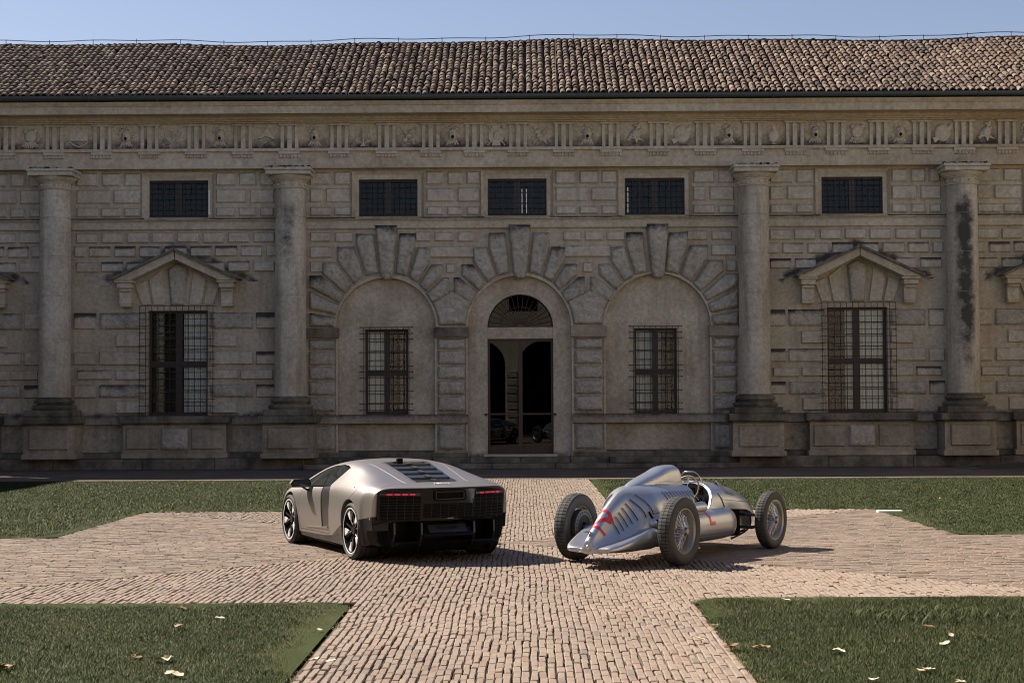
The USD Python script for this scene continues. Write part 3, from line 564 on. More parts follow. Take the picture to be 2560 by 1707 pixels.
for i, (c, h) in enumerate(UPW):
    P = [rect(c - h - .2, c + h + .2, 7.665, 9.06).difference(rect(c - h, c + h, 7.66, 8.82))]
    bev = []
    for (a, b) in (((c - h - .2, 7.665, 9.06), (c - h, 7.665, 8.82)),):
        v = np.array([[c - h - .2, 49.925, 7.664], [c - h - .2, 49.925, 9.06], [c + h + .2, 49.925, 9.06], [c + h + .2, 49.925, 7.664], [c - h, 50.10, 7.664], [c - h, 50.10, 8.82], [c + h, 50.10, 8.82], [c + h, 50.10, 7.664],
                      [c - h - .2, 50.0, 7.664], [c - h - .2, 50.0, 9.06], [c + h + .2, 50, 9.06], [c + h + .2, 50, 7.664]])
        f = np.array([[0, 1, 5, 4], [1, 2, 6, 5], [2, 3, 7, 6], [8, 9, 1, 0], [9, 10, 2, 1], [10, 11, 3, 2]])[:, ::-1]
    put('window_surround', (v, f), 'cornice', palace)
    put('window_ledge', cbox(c - h - .1, c + h + .1, 49.79, 50.2, 7.60, 7.662, .008), 'dado', palace, smooth=20)
    t = window('small_window', c, h, 7.66, 8.82, 50.16, 2, 3, [], wood='window_wood', glass='pane_small', trans=False)
    gl = xform('window_grille', palace, (c, 50.08, 0))
    for x in np.linspace(-h + .06, h - .06, 11): put('bar', tube([[x, 0, 7.665], [x, 0, 8.815]], .007, 5), 'dark_metal', gl)
    for z in np.linspace(7.75, 8.74, 7): put('bar', tube([[-h, -.01, z], [h, -.01, z]], .007, 5), 'dark_metal', gl)
# lamps seen at the small windows
def lamp(x, y, z0, z1): put('tube_lamp', tube([[x, y, z0], [x, y, z1]], .016, 8), 'lamp_tube', palace)
for x in (0.0, 0.135): lamp(-.17 + .15 + x, 50.40, 7.78, 8.55)
lamp(3.24, 50.40, 7.80, 8.58)
put('conduit', cat(tube([[-9.585, 49.86, 7.82], [-9.585, 49.86, 8.50]], .02, 8), box(-9.60, -9.55, 49.83, 49.9, 7.76, 7.82)), 'white_paint', palace)

# ---- the glass door and its fanlight
t = xform('glass_door', palace, (DOORX, 50.30, 0)); w = DOORW - .003
put('frame', cat(mbox(-w, -w + .07, -.05, .05, .412, 3.92), mbox(w - .07, w, -.05, .05, .412, 3.92), mbox(-w + .07, w - .07, -.05, .05, 3.84, 3.92), mbox(-.06, .06, -.055, .05, .412, 3.838)), 'door_wood', t)
for s in (-1, 1):
    a, b = sorted((s * .062, s * (w - .072))); lf = xform('leaf', t, (0, 0, 0))
    put('bottom_rail', box(a, b, -.03, .03, .414, .62), 'door_wood', lf); put('middle_rail', box(a, b, -.03, .03, 1.60, 1.65), 'door_wood', lf)
    put('pane', box(a, b, .0, .004, .622, 1.598), 'pane_dark', lf); put('pane', box(a, b, .0, .004, 1.652, 3.838), 'pane_dark', lf)
    put('bracket', box(s * (w + .05) - .04, s * (w + .05) + .04, -.24, -.16, 1.58, 1.65), 'dark_metal', t)
put('door_lintel', box(DOORX - w, DOORX + w, 50.16, 50.5, 3.925, 4.275), 'plaster_niche', palace)
t = xform('fanlight', palace, (DOORX, 50.30, 4.28)); rr = []
for k in range(1, 17): a = math.pi * k / 17; rr.append(tube([[.13 * math.cos(a), 0, .13 * math.sin(a)], [1.0 * math.cos(a), 0, 1.0 * math.sin(a)]], .011, 5))
for r in (.13, .62, .985): a = np.linspace(0, math.pi, 32); rr.append(tube(np.column_stack([r * np.cos(a), np.zeros(32), r * np.sin(a) + .004]), .012 if r < .9 else .022, 5))
put('ray_bar', cat(*rr, box(-1, 1, -.02, .02, -.002, .03)), 'iron', t, kind='stuff')
put('pane', prism(arch_shape(0, .99, 0, 0, 32), .03, .034), 'pane_dark', t)

# ---- roof: deck, curved tiles, ridge, gutter, cables
EY, EZ, RY, RZ = 48.86, 11.21, 54.0, 13.86
roof = xform('roof', palace, (0, 0, 0)); sl = np.array([RY - EY, RZ - EZ]); SL = np.linalg.norm(sl); sl /= SL; nn = np.array([-sl[1], sl[0]])
def ridge_dz(x): return .05 * np.sin(x * .33 + 1.0) + .03 * np.sin(x * .9) + .0025 * x
def on_roof(x, s, h=0.0):
    return np.stack([x, EY + sl[0] * s + nn[0] * h, EZ + sl[1] * s + nn[1] * h + ridge_dz(x) * (s / SL)], -1)
xs = np.linspace(-22.5, 22.5, 91); v = np.vstack([on_roof(xs, 0 * xs, -.03), on_roof(xs, 0 * xs + SL, -.03), np.column_stack([xs, 0 * xs + 59, 0 * xs + 11.2])]); k = np.arange(90)
put('deck', (v, np.vstack([np.stack([k, k + 1, k + 92, k + 91], 1), np.stack([k + 91, k + 92, k + 183, k + 182], 1)])), 'tile', roof, attrs={'tone': 0.05})
q = np.random.default_rng(5); PT, EX = .2045, .318; nc, nr = int(44 / PT), int(SL / EX) + 1; A = np.linspace(-.15, math.pi + .15, 7)
cxs = -22 + PT * (np.arange(nc) + .5); stuff_v, stuff_t, tv = [], [], []
col_wob = q.normal(0, .012, nc)
for r in range(nr):
    for c in range(nc):
        x0 = cxs[c] + col_wob[c] + q.normal(0, .010); s0 = r * EX + q.normal(0, .025) - .03; s1 = min(s0 + .40, SL + .04); r0, r1 = .092 + q.normal(0, .004), .074; tw = q.normal(0, .014); lift = q.normal(0, .006)
        h0 = .045 + lift + (.02 if q.random() < .04 else 0)
        rows = []
        for s_, rad, hh, dx in ((s0, r0 - .016, h0 - .014, 0), (s0, r0, h0, 0), (s1, r1, .018, tw)):
            rows.append(on_roof(x0 + dx + rad * np.cos(A), np.full(7, s_), hh + rad * 1.0 * np.sin(A) - .02))
        tv.append(np.vstack(rows)); tone = np.clip(q.normal(.58, .21), 0, 1); stuff_t.append(tone)
TF = np.array([[i * 7 + j, i * 7 + j + 1, (i + 1) * 7 + j + 1, (i + 1) * 7 + j] for i in range(2) for j in range(6)])[:, ::-1]
idx = [i for r in range(2) for i in range(r * nc, (r + 1) * nc) if abs(cxs[i % nc]) < 15.4][:300]; sel = set(idx)
for i in idx: put('tile', (tv[i], TF), 'tile', roof, smooth=True, attrs={'tone': stuff_t[i]})
rest = [i for i in range(len(tv)) if i not in sel]
F4 = np.concatenate([TF + 21 * k for k in range(len(rest))])
put('tile_field', (np.vstack([tv[i] for i in rest]), F4), 'tile', roof, smooth=True, attrs={'tone': np.repeat([stuff_t[i] for i in rest], 21)}, kind='stuff')
rt, rtone = [], []
x = -22.0
while x < 22:
    L_ = q.uniform(.42, .5); a = np.linspace(-.2, math.pi + .2, 7); z0 = RZ + ridge_dz(x) - .01; tilt = q.uniform(.0, .05)
    vv = np.vstack([np.column_stack([np.full(7, x), RY + .15 * np.cos(a), z0 + .085 * np.sin(a) + q.normal(0, .01)]), np.column_stack([np.full(7, x + L_ + .04), RY + .13 * np.cos(a), z0 + .07 * np.sin(a) + tilt])])
    rt.append(put('ridge_tile', (vv, np.array([[j, j + 1, j + 8, j + 7] for j in range(6)])), 'tile', roof, smooth=True, attrs={'tone': float(np.clip(q.normal(.3, .15), 0, 1))})); x += L_
xs = np.linspace(-22, 22, 120); put('ridge_cable', cat(tube(np.column_stack([xs, 0 * xs + RY, RZ + ridge_dz(xs) + .20 + .02 * np.sin(xs * 2.1)]), .014, 5), *[tube([[x, RY, RZ + ridge_dz(x)], [x, RY, RZ + ridge_dz(x) + .24]], .012, 5) for x in np.arange(-21.5, 22, 1.45)]), 'cable', roof)
for (xa, xb) in ((-6.9, -8.35), (1.1, 1.02), (11.3, 12.9), (-15.6, -16.4)):
    ss = np.linspace(SL, 0, 14); put('roof_conductor', tube(on_roof(np.interp(ss, [0, SL], [xb, xa]), ss, .11), .007, 5), 'conductor', roof)
a = np.linspace(-math.pi, 0, 9); gp = np.array([[48.83 + .085 * math.cos(t), 11.185 + .10 * math.sin(t)] for t in a]); gp = np.vstack([gp, gp[::-1] * 1.0 + np.array([0, .004])])
g = xform('gutter', palace); run([(y, z) for y, z in gp[:9]], -22.5, 22.5, 'trough', 'gutter', parent=g)
run([(48.742, 11.18), (48.735, 11.195), (48.742, 11.21), (48.752, 11.195)], -22.5, 22.5, 'rim', 'gutter', parent=g)
for x in np.arange(-21.2, 22, 2.05): put('bracket', tube([[x, 48.83 + .095 * math.cos(t), 11.185 + .11 * math.sin(t)] for t in a], .014, 5), 'gutter', g)
# ================================================================= ground, paving, lawns
def sheet(name, x0, x1, y0, y1, z, mt, n=1, kind='structure', parent=None):
    xs, ys = np.linspace(x0, x1, n + 1), np.linspace(y0, y1, n + 1); gx, gy = np.meshgrid(xs, ys)
    v = np.column_stack([gx.ravel(), gy.ravel(), np.full(gx.size, z)]); i, j = np.meshgrid(np.arange(n), np.arange(n), indexing='ij')
    q = np.stack([i * (n + 1) + j, i * (n + 1) + j + 1, (i + 1) * (n + 1) + j + 1, (i + 1) * (n + 1) + j], -1).reshape(-1, 4)
    return put(name, (v, q), mt, parent, kind=kind)
mat('earth', {'g': ('geometry', {}), 'n': ('noise_texture', {'scale': 0.9, 'detail': 6.0}), 'r': ('rgb_ramp', {'ramp': [(0.35, (0.028, 0.038, 0.012)), (0.6, (0.042, 0.052, 0.018)), (0.75, (0.07, 0.062, 0.03))]}), 'p': ('principled_bsdf', {'roughness': 1.0, 'specular_ior_level': 0.1})},
    [('g.position', 'n.vector'), ('n.fac', 'r.fac'), ('r.color', 'p.base_color')])
sheet('ground', -400, 400, -300, 500, -0.06, 'earth')
mat('sand', {'g': ('geometry', {}), 'n': ('noise_texture', {'scale': 0.45, 'detail': 5.0}), 'r': ('rgb_ramp', {'ramp': [(0.42, (0.055, 0.042, 0.031)), (0.58, (0.12, 0.098, 0.076)), (0.7, (0.22, 0.185, 0.15))]}), 'n2': ('noise_texture', {'scale': 60.0, 'detail': 3.0}),
             'm': ('map_range', {'from_min': 0.3, 'from_max': 0.7, 'to_min': 0.6, 'to_max': 1.3}), 'x': ('mix_color', {'blend_type': 'multiply', 'fac': 1.0}), 'cc': ('combine_color', {}), 'p': ('principled_bsdf', {'roughness': 1.0, 'specular_ior_level': 0.1})},
    [('g.position', 'n.vector'), ('n.fac', 'r.fac'), ('g.position', 'n2.vector'), ('n2.fac', 'm.value'), ('m.result', 'cc.r'), ('m.result', 'cc.g'), ('m.result', 'cc.b'), ('r.color', 'x.a'), ('cc.color', 'x.b'), ('x.result', 'p.base_color')])
PX0, PX1, PY0, PY1, PC = -7.0, 6.4, 16.5, 30.3, (-0.3, 23.4)
AX0, AX1, SY0, SY1 = -1.70, 1.67, 21.3, 24.5
paving = xform('brick_paving'); tag(paving, kind='structure')
bed = unary_union([sg.box(PX0, PY0, PX1, PY1), sg.box(AX0, 4, AX1, 42.4), sg.box(-20, SY0, 20, SY1)])
m = trimesh.creation.triangulate_polygon(bed, engine='earcut'); put('sand_bed', (np.column_stack([m[0], np.full(len(m[0]), -.014)]), m[1]), 'sand', paving)
tri = lambda *p: sg.Polygon(p)
Vz = unary_union([sg.box(AX0, 9.5, AX1, PY0 + .01), sg.box(AX0, PY1 - .01, AX1, 42.4), tri((PX0, PY0), (PX1, PY0), PC), tri((PX0, PY1), (PX1, PY1), PC)])
Hz = unary_union([sg.box(-16, SY0, PX0 + .01, SY1), sg.box(PX1 - .01, SY0, 16, SY1), tri((PX0, PY0), (PX0, PY1), PC), tri((PX1, PY0), (PX1, PY1), PC)])
def layout(poly, along_y, seed):
    """Rows of bricks on edge: returns centre, half length, half width, angle for each brick."""
    q = np.random.default_rng(seed); a0, b0, a1, b1 = poly.bounds
    if along_y: lo, hi, s0, s1 = a0, a1, b0, b1
    else: lo, hi, s0, s1 = b0, b1, a0, a1
    out, t, k = [], lo, 0
    while t < hi + .03:
        w = q.normal(.0545, .0025); s = s0 - q.uniform(0, .24)
        L = np.clip(q.normal(.228, .016, int((s1 - s0) / .2) + 4), .15, .265); ends = s + np.cumsum(L + q.normal(.0075, .003, len(L)).clip(.003))
        st = np.concatenate([[s], ends[:-1]]); c = st + L / 2; n = len(c)
        wob = .017 * (meshkit.noise(np.column_stack([c * .9, np.full(n, t * .9), np.zeros(n)]), seed) - .5) * 2 + .010 * (meshkit.noise(np.column_stack([c * 4.5, np.full(n, t * 30), np.ones(n)]), seed + 3) - .5) * 2
        ct = t + w / 2 + wob; wid = np.clip(w / 2 + q.normal(0, .0022, n), .019, .030); ang = q.normal(0, .018, n)
        out.append(np.column_stack([ct, c, L / 2, wid, ang]) if along_y else np.column_stack([c, ct, L / 2, wid, ang])); t += w + .0095; k += 1
    o = np.vstack(out); pb = shapely.prepared.prep(poly)
    return o[shapely.contains_xy(poly, o[:, 0], o[:, 1])]
BT = np.array([(-1, -1), (1, -1), (1, 1), (-1, 1)], float)
def bricks(o, along_y, seed):
    q = np.random.default_rng(seed + 50); n = len(o); V = np.zeros((n, 12, 3))
    top = q.normal(0, .0028, n); tx, ty = q.normal(0, .016, n), q.normal(0, .010, n)
    for k in range(4):
        for ring, (ins, dz) in enumerate(((0.0, -.05), (0.0, -.007), (.0065, 0.0))):
            u = BT[k, 0] * (o[:, 3] - ins) + q.normal(0, .0013, n); w = BT[k, 1] * (o[:, 2] - ins) + q.normal(0, .002, n)
            ex, ey = (u, w) if along_y else (w, u); ca, sa_ = np.cos(o[:, 4]), np.sin(o[:, 4])
            V[:, ring * 4 + k, 0] = o[:, 0] + ca * ex - sa_ * ey; V[:, ring * 4 + k, 1] = o[:, 1] + sa_ * ex + ca * ey
            V[:, ring * 4 + k, 2] = dz + (top + tx * u + ty * w if ring else 0)
    tone = np.clip(np.where(q.random(n) < .07, q.uniform(.86, 1, n), q.beta(2, 2, n) * .84), 0, 1)
    return V, tone
BF = []
for a, b in ((0, 4), (4, 8)):
    for k in range(4): BF += [(a + k, a + (k + 1) % 4, b + (k + 1) % 4), (a + k, b + (k + 1) % 4, b + k)]
BF = np.array(BF + [(8, 9, 10), (8, 10, 11)])
va, ta = bricks(layout(Vz, True, 11), True, 11); vb, tb = bricks(layout(Hz, False, 12), False, 12)
VV, TT = np.concatenate([va, vb]), np.concatenate([ta, tb]); ctr = VV[:, 8:].mean(1)
d = ctr - EYE; zc = d @ FW; sx = (d @ R2) / zc * FPX + PW / 2; sy = PH / 2 - (d @ U2) / zc * FPX
order = np.argsort(np.where((sx > 0) & (sx < PW) & (sy < PH - 4), zc, 1e9))
near = order[:300]; far = np.setdiff1d(np.arange(len(VV)), near)
for i in near: put('brick', (VV[i], BF), 'brick', paving, attrs={'tone': TT[i]})
put('brick_field', (VV[far].reshape(-1, 3), np.concatenate([BF + 12 * k for k in range(len(far))])), 'brick', paving, attrs={'tone': np.repeat(TT[far], 12)}, kind='stuff')
# the strip along the palace: too far off and too flat to the eye to tell its bricks apart
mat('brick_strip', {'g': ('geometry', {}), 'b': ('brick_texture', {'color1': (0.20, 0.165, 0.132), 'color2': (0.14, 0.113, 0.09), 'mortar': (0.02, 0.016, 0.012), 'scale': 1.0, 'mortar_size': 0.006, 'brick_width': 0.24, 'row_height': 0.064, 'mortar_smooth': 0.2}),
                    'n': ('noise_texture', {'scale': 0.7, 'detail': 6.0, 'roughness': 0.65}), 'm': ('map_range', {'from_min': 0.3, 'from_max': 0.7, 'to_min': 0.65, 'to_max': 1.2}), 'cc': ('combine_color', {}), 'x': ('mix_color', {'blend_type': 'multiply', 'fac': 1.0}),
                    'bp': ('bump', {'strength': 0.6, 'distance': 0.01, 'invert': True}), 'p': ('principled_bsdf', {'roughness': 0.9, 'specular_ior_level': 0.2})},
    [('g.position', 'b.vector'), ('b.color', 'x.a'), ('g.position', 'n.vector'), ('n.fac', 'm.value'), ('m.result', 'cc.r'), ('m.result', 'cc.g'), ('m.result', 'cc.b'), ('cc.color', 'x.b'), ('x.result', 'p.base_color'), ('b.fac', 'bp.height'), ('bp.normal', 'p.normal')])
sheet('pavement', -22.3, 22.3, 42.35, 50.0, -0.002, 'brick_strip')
def lawn(name, poly, dens, w, h, seed, edge_dry=1.0):
    q = np.random.default_rng(seed); a0, b0, a1, b1 = poly.bounds
    p = poly.buffer(-.02); mm = trimesh.creation.triangulate_polygon(p.segmentize(.5), engine='earcut')
    put('lawn', (np.column_stack([mm[0], np.full(len(mm[0]), .006)]), mm[1]), 'earth', None, kind='structure')
    n = int((a1 - a0) * (b1 - b0) * dens); x, y = q.uniform(a0 - .05, a1 + .05, n), q.uniform(b0 - .05, b1 + .05, n)
    grow = poly.buffer(.05); ok = shapely.contains_xy(grow, x, y); x, y = x[ok], y[ok]
    dist = shapely.distance(poly.boundary, shapely.points(x, y)); inside = shapely.contains_xy(poly, x, y); dist = np.where(inside, dist, -dist)
    nz = meshkit.fbm(np.column_stack([x * 1.6, y * 1.6, 0 * x]), 3, seed); nf = meshkit.noise(np.column_stack([x * 9, y * 9, 0 * x]), seed + 1)
    ne = meshkit.fbm(np.column_stack([x * 2.3, y * 2.3, 0 * x + 5]), 4, seed + 9); keep = dist > (nf - .60) * .12 + (ne - .5) * (.55 if dens > 5000 else .8) + .02; x, y, dist, nz, nf = x[keep], y[keep], dist[keep], nz[keep], nf[keep]; n = len(x)
    dry = np.clip(1.25 - dist / (.06 + 1.25 * np.clip(nz - .38, .0, 1)), 0, 1) * edge_dry * np.clip((nz - .30) * 5, .1, 1)
    keep = q.random(n) > dry * .45; x, y, dry, nz, nf = x[keep], y[keep], dry[keep], nz[keep], nf[keep]; n = len(x)
    hh = h * q.uniform(.55, 1.25, n) * (.75 + .5 * nz) * (1 - .6 * dry); th = q.uniform(0, 2 * np.pi, n); ww = w * q.uniform(.7, 1.3, n)
    lean = q.uniform(.15, .95, n) * hh; la = q.uniform(0, 2 * np.pi, n)
    dx, dy = np.cos(th) * ww / 2, np.sin(th) * ww / 2
    V = np.stack([np.column_stack([x - dx, y - dy, 0 * x]), np.column_stack([x + dx, y + dy, 0 * x]), np.column_stack([x + lean * np.cos(la), y + lean * np.sin(la), hh])], 1)
    tone = np.clip(.15 + .55 * q.random(n) * (.5 + nz) + .12 * (nf - .5), 0, .86); tone = np.where(q.random(n) < dry * .9, q.uniform(.88, 1, n), tone); tone = np.where(q.random(n) < .025, q.uniform(.85, .97, n), tone)
    N = np.column_stack([.42 * np.cos(la) * -1 + q.normal(0, .28, n), .42 * -np.sin(la) + q.normal(0, .28, n), np.full(n, .85)]); N /= np.linalg.norm(N, axis=1, keepdims=True)
    return V.reshape(-1, 3), np.arange(3 * n).reshape(-1, 3), np.repeat(tone, 3), np.repeat(N, 3, axis=0)
LAWNS = [('front-left', sg.box(-7.5, 9.3, AX0, 16.47), 10500, .0045, .026, 21), ('front-right', sg.box(AX1 + .02, 9.3, 7.5, 16.78), 10500, .0045, .030, 22),
         ('rear-left', unary_union([sg.box(-16, PY1, AX0, 42.35), sg.box(-16, SY1, PX0, PY1 + .1)]), 1200, .011, .032, 23), ('rear-right', unary_union([sg.box(AX1, PY1 + .1, 16, 42.35), sg.box(PX1, SY1, 16, PY1 + .2)]), 1200, .011, .032, 24)]
GL = ['mown green grass of the near left lawn, browned along the brick path', 'thick dark green grass of the near right lawn with a tall clump', 'light green grass of the far left lawn before the palace', 'light green grass of the far right lawn behind the silver racing car']
for (nm, poly, dn, w, h, sd), lb in zip(LAWNS, GL):
    c = poly.exterior if poly.geom_type == 'Polygon' else None
    poly = poly.buffer(-.45).buffer(.45) if 'front' in nm else poly.buffer(-.25).buffer(.25)
    v, f, tn, N = lawn(nm, poly, dn, w, h, sd)
    tag(put('grass', (v, f), 'grass', None, attrs={'tone': tn}, normals=N), lb, 'grass', kind='stuff')
# taller clump of grass on the right lawn
def tuft(cx, cy, n, r, h, seed):
    q = np.random.default_rng(seed); ms = []
    for _ in range(n):
        a, rr = q.uniform(0, 6.28), r * math.sqrt(q.random()); b = np.array([cx + rr * math.cos(a) * 1.6, cy + rr * math.sin(a), 0]); th = q.uniform(0, 6.28); L_ = h * q.uniform(.5, 1.2); sp = q.uniform(.4, 1.5) * L_
        pts = [b + np.array([math.cos(th) * sp * t ** 1.5, math.sin(th) * sp * t ** 1.5, L_ * (t - .35 * t * t)]) for t in np.linspace(0, 1, 4)]; w = np.array([-math.sin(th), math.cos(th), 0]) * .006
        v = np.vstack([p_ + s * w * (1 - .85 * k / 3) for k, p_ in enumerate(pts) for s in (-1, 1)]); ms.append((v, np.array([[0, 1, 3], [0, 3, 2], [2, 3, 5], [2, 5, 4], [4, 5, 7], [4, 7, 6]])))
    return cat(*ms)
c = ground_at(2330, 1545); tag(put('grass_tuft', tuft(c[0], c[1], 240, .48, .13, 4), 'grass', None, attrs={'tone': .62}), 'clump of taller spreading grass on the near right lawn', 'grass tuft')
# ---- fallen leaves
def leaf(px, py, size, tone, label, seed, curlv=1.0):
    q = np.random.default_rng(seed); p = ground_at(px, py, .04); n = 9; ms = []
    for k in range(q.integers(1, 4)):
        t = np.linspace(0, 1, n); w = .34 * np.sin(np.pi * np.clip(t, .02, .98)) ** .8 * (1 + .3 * np.sin(t * 9 + k)); a = q.uniform(0, 6.28); el = q.uniform(.1, .6) * curlv
        spine = np.column_stack([(t - .5), 0 * t, el * (t - .3) ** 2]); L = spine + np.column_stack([0 * t, w, .5 * w * q.uniform(.2, 1.4)]); R_ = spine - np.column_stack([0 * t, w, -.5 * w * q.uniform(.2, 1.4)])
        v = np.vstack([spine, L, R_]) * size * .68; ca, sn = math.cos(a), math.sin(a); v = v @ np.array([[ca, sn, 0], [-sn, ca, 0], [0, 0, 1]]) + q.normal(0, size * .2, 3) * np.array([1, 1, .1])
        i = np.arange(n - 1); ms.append((v, np.vstack([np.stack([i, i + 1, i + n + 1, i + n], 1), np.stack([i + 1, i, i + 2 * n, i + 2 * n + 1], 1)])))
    v, f = cat(*ms); v[:, 2] -= v[:, 2].min(); t_ = xform('fallen_leaf', None, (p[0], p[1], .028)); put('blade', (v, f), 'dry_leaf', t_, smooth=True, attrs={'tone': tone})
    s = tube(np.array([[-.4, 0, 0], [-.5, .03, .02], [-.6, .02, .05]]) * size * .68, .0022, 4); put('stalk', s, 'dry_leaf', t_, attrs={'tone': .3})
    tag(t_, label, 'leaf', 'dry leaves fallen on the lawns')
LV = [(557, 1541, .14, .97, 'pale upturned leaf, the highest white one on the near left lawn'), (460, 1563, .15, .6, 'flat tan leaf a little left of and below the highest white leaf'), (402, 1645, .15, .95, 'white curled leaf above the lowest pale leaf of the near left lawn'), (430, 1682, .15, .9, 'lowest pale leaf on the near left lawn, by the bottom edge'),
      (453, 1517, .11, .12, 'small brown leaf near the back edge of the near left lawn'), (364, 1589, .11, .3, 'dull orange leaf in the middle of the near left lawn'), (340, 1638, .10, .1, 'dark brown leaf left of the white curled leaf'), (6, 1664, .15, .25, 'brown leaf cut by the left edge of the picture'), (727, 1508, .10, .08, 'dark brown leaf at the right end of the near left lawn'),
      (785, 1646, .11, .92, 'cream leaf on the browned lawn border left of the brick path'), (816, 1650, .13, .95, 'white leaf lying on the bricks at the left path border'), (880, 1552, .10, .9, 'thin pale leaf on the bricks by the corner of the near left lawn'), (799, 1570, .09, .75, 'small buff leaf near the right corner of the near left lawn'),
      (1970, 1498, .14, .97, 'white upright leaf near the back edge of the near right lawn'), (1781, 1562, .14, .97, 'white leaf at the left border of the near right lawn beside the path'), (2079, 1622, .16, 1.0, 'large white rounded leaf in the middle of the near right lawn'), (2358, 1606, .14, .88, 'pale standing leaf below the tall grass clump'),
      (2371, 1587, .11, .8, 'small pale leaf just above the standing leaf'), (2439, 1592, .13, .65, 'tan curled leaf right of the standing leaf'), (2304, 1669, .14, .95, 'cream leaf in the lower right of the near right lawn'), (2186, 1694, .18, 1.0, 'big two-lobed white leaf at the bottom edge of the picture'), (2402, 1702, .11, .9, 'pale leaf at the bottom edge, right of the two-lobed leaf'),
      (2331, 1560, .15, .12, 'rust brown leaf inside the tall grass clump'), (1901, 1615, .13, .3, 'orange brown leaf between the path and the large white leaf'), (1806, 1616, .18, .05, 'dark crumpled leaf on the worn border right of the path'), (1768, 1597, .15, .9, 'long thin pale leaf on the bricks by the right lawn'),
      (2420, 1229, .22, .75, 'tan leaf pile far back on the right lawn'), (2354, 1244, .12, .9, 'small pale leaf far back, left of the tan leaf pile'), (2147, 1251, .12, .05, 'dark leaf on the far right lawn behind the front wheel')]
for i, a in enumerate(LV): leaf(*a, seed=300 + i)
# ---- white marker slab and the ramp by the wall
a, b = ground_at(2193, 1280), ground_at(2259, 1281)
t = put('marker_slab', cbox(a[0], b[0], a[1] - .09, a[1] + .09, -.01, .035, .008), 'white_paint', None, smooth=20); tag(t, 'thin white slab lying on the bricks at the far right lawn border', 'slab')
rp = xform('access_ramp', None, (13.15, 47.6, 0)); tag(rp, 'low dark metal ramp against the palace plinth at the right edge', 'ramp')
put('deck', mprism([(0, 0), (7, 0), (7, .46), (.05, .03)], 0, 1.3), 'dark_metal', rp); put('kerb_rail', cat(mprism([(0, .0), (7, .0), (7, .56), (0, .10)], -.04, -.002)), 'dark_metal', rp)
put('toe_plate', mprism([(-.55, 0), (-.01, 0), (-.01, .05), (-.5, .012)], .0, 1.3), 'conductor', rp)
for x in (2.6, 4.6): put('joint_plate', box(x, x + .12, -.055, -.042, .1, .3), 'conductor', rp)

# ---- the other wings of the court: behind and beside the camera, seen only as reflections and for the shade they throw
def wing(label, loc, rot, half, arches=False):
    w = xform('palace_wing', None, loc, rot); tag(w, label, 'palace wing')
    sh = rect(-half, half, 0, 11.0)
    ops = [arch_shape(c, 1.6, 0.0, 4.25) for c in (-5.35, -1.3, 2.75)] if arches else [arch_shape(0, 1.5, 0, 3.6)]
    ops += [rect(x - .9, x + .9, 1.6, 4.8) for x in (-17, -11, 11, 17)] + [rect(x - .9, x + .9, 7.66, 8.8) for x in (-17, -11, -4.3, 0, 4.3, 11, 17)]
    put('wall', prism(sh.difference(unary_union(ops)), 0, .7), 'wing_plaster', w)
    put('room', box(-half, half, 3.2, 3.3, 0, 11), 'room', w); put('room_floor', box(-half, half, .71, 3.19, -.02, .0), 'room', w)
    for x in (-14.2, -7.2, 7.2, 14.2): v, f = lathe([(.52, 1.6), (.48, 2.2), (.46, 8.5), (.62, 8.9), (.62, 9.1)], 20); put('column', (v + np.array([x, -.1, 0]), f), 'column', w, smooth=40); put('pedestal', box(x - .8, x + .8, -.8, .0, 0, 1.6), 'dado', w)
    put('cornice', cat(box(-half, half, -.3, -.001, 9.1, 10.6), box(-half, half, -1.1, -.001, 10.62, 11.05)), 'cornice', w)
    if arches:
        for c in (-7.35, -3.32, .72, 4.75):
            for k in range(7): z = .5 + k * .5; put('pier_block', cbox(c - .36, c + .36, -.14, -.002, z, z + .44, .04), 'rustic', w, smooth=20)
    v = np.array([[-half, -1.1, 11.06], [half, -1.1, 11.06], [half, 4.0, 13.8], [-half, 4.0, 13.8], [half, 9, 11.1], [-half, 9, 11.1]]); put('roof', (v, np.array([[0, 1, 2, 3], [3, 2, 4, 5]])), 'tile', w, attrs={'tone': .55})
wing('opposite palace wing with three open arches, seen mirrored in the glass door', (0, -2.2, 0), 180, 22.5, True)
wing('left palace wing outside the picture that shades the far left grass', (-22.9, 24, 0), 90, 25.7)
wing('right palace wing outside the picture, lit by the sun', (22.9, 24, 0), -90, 25.7)
# ================================================================= car helpers
def bspl(P, n, deg=3):
    """Points of a clamped B-spline whose control points are P."""
    P = np.asarray(P, float); k = min(deg, len(P) - 1); m = len(P)
    t = np.concatenate([np.zeros(k), np.linspace(0, 1, m - k + 1), np.ones(k)])
    return BSpline(t, P, k)(np.linspace(0, 1, n))

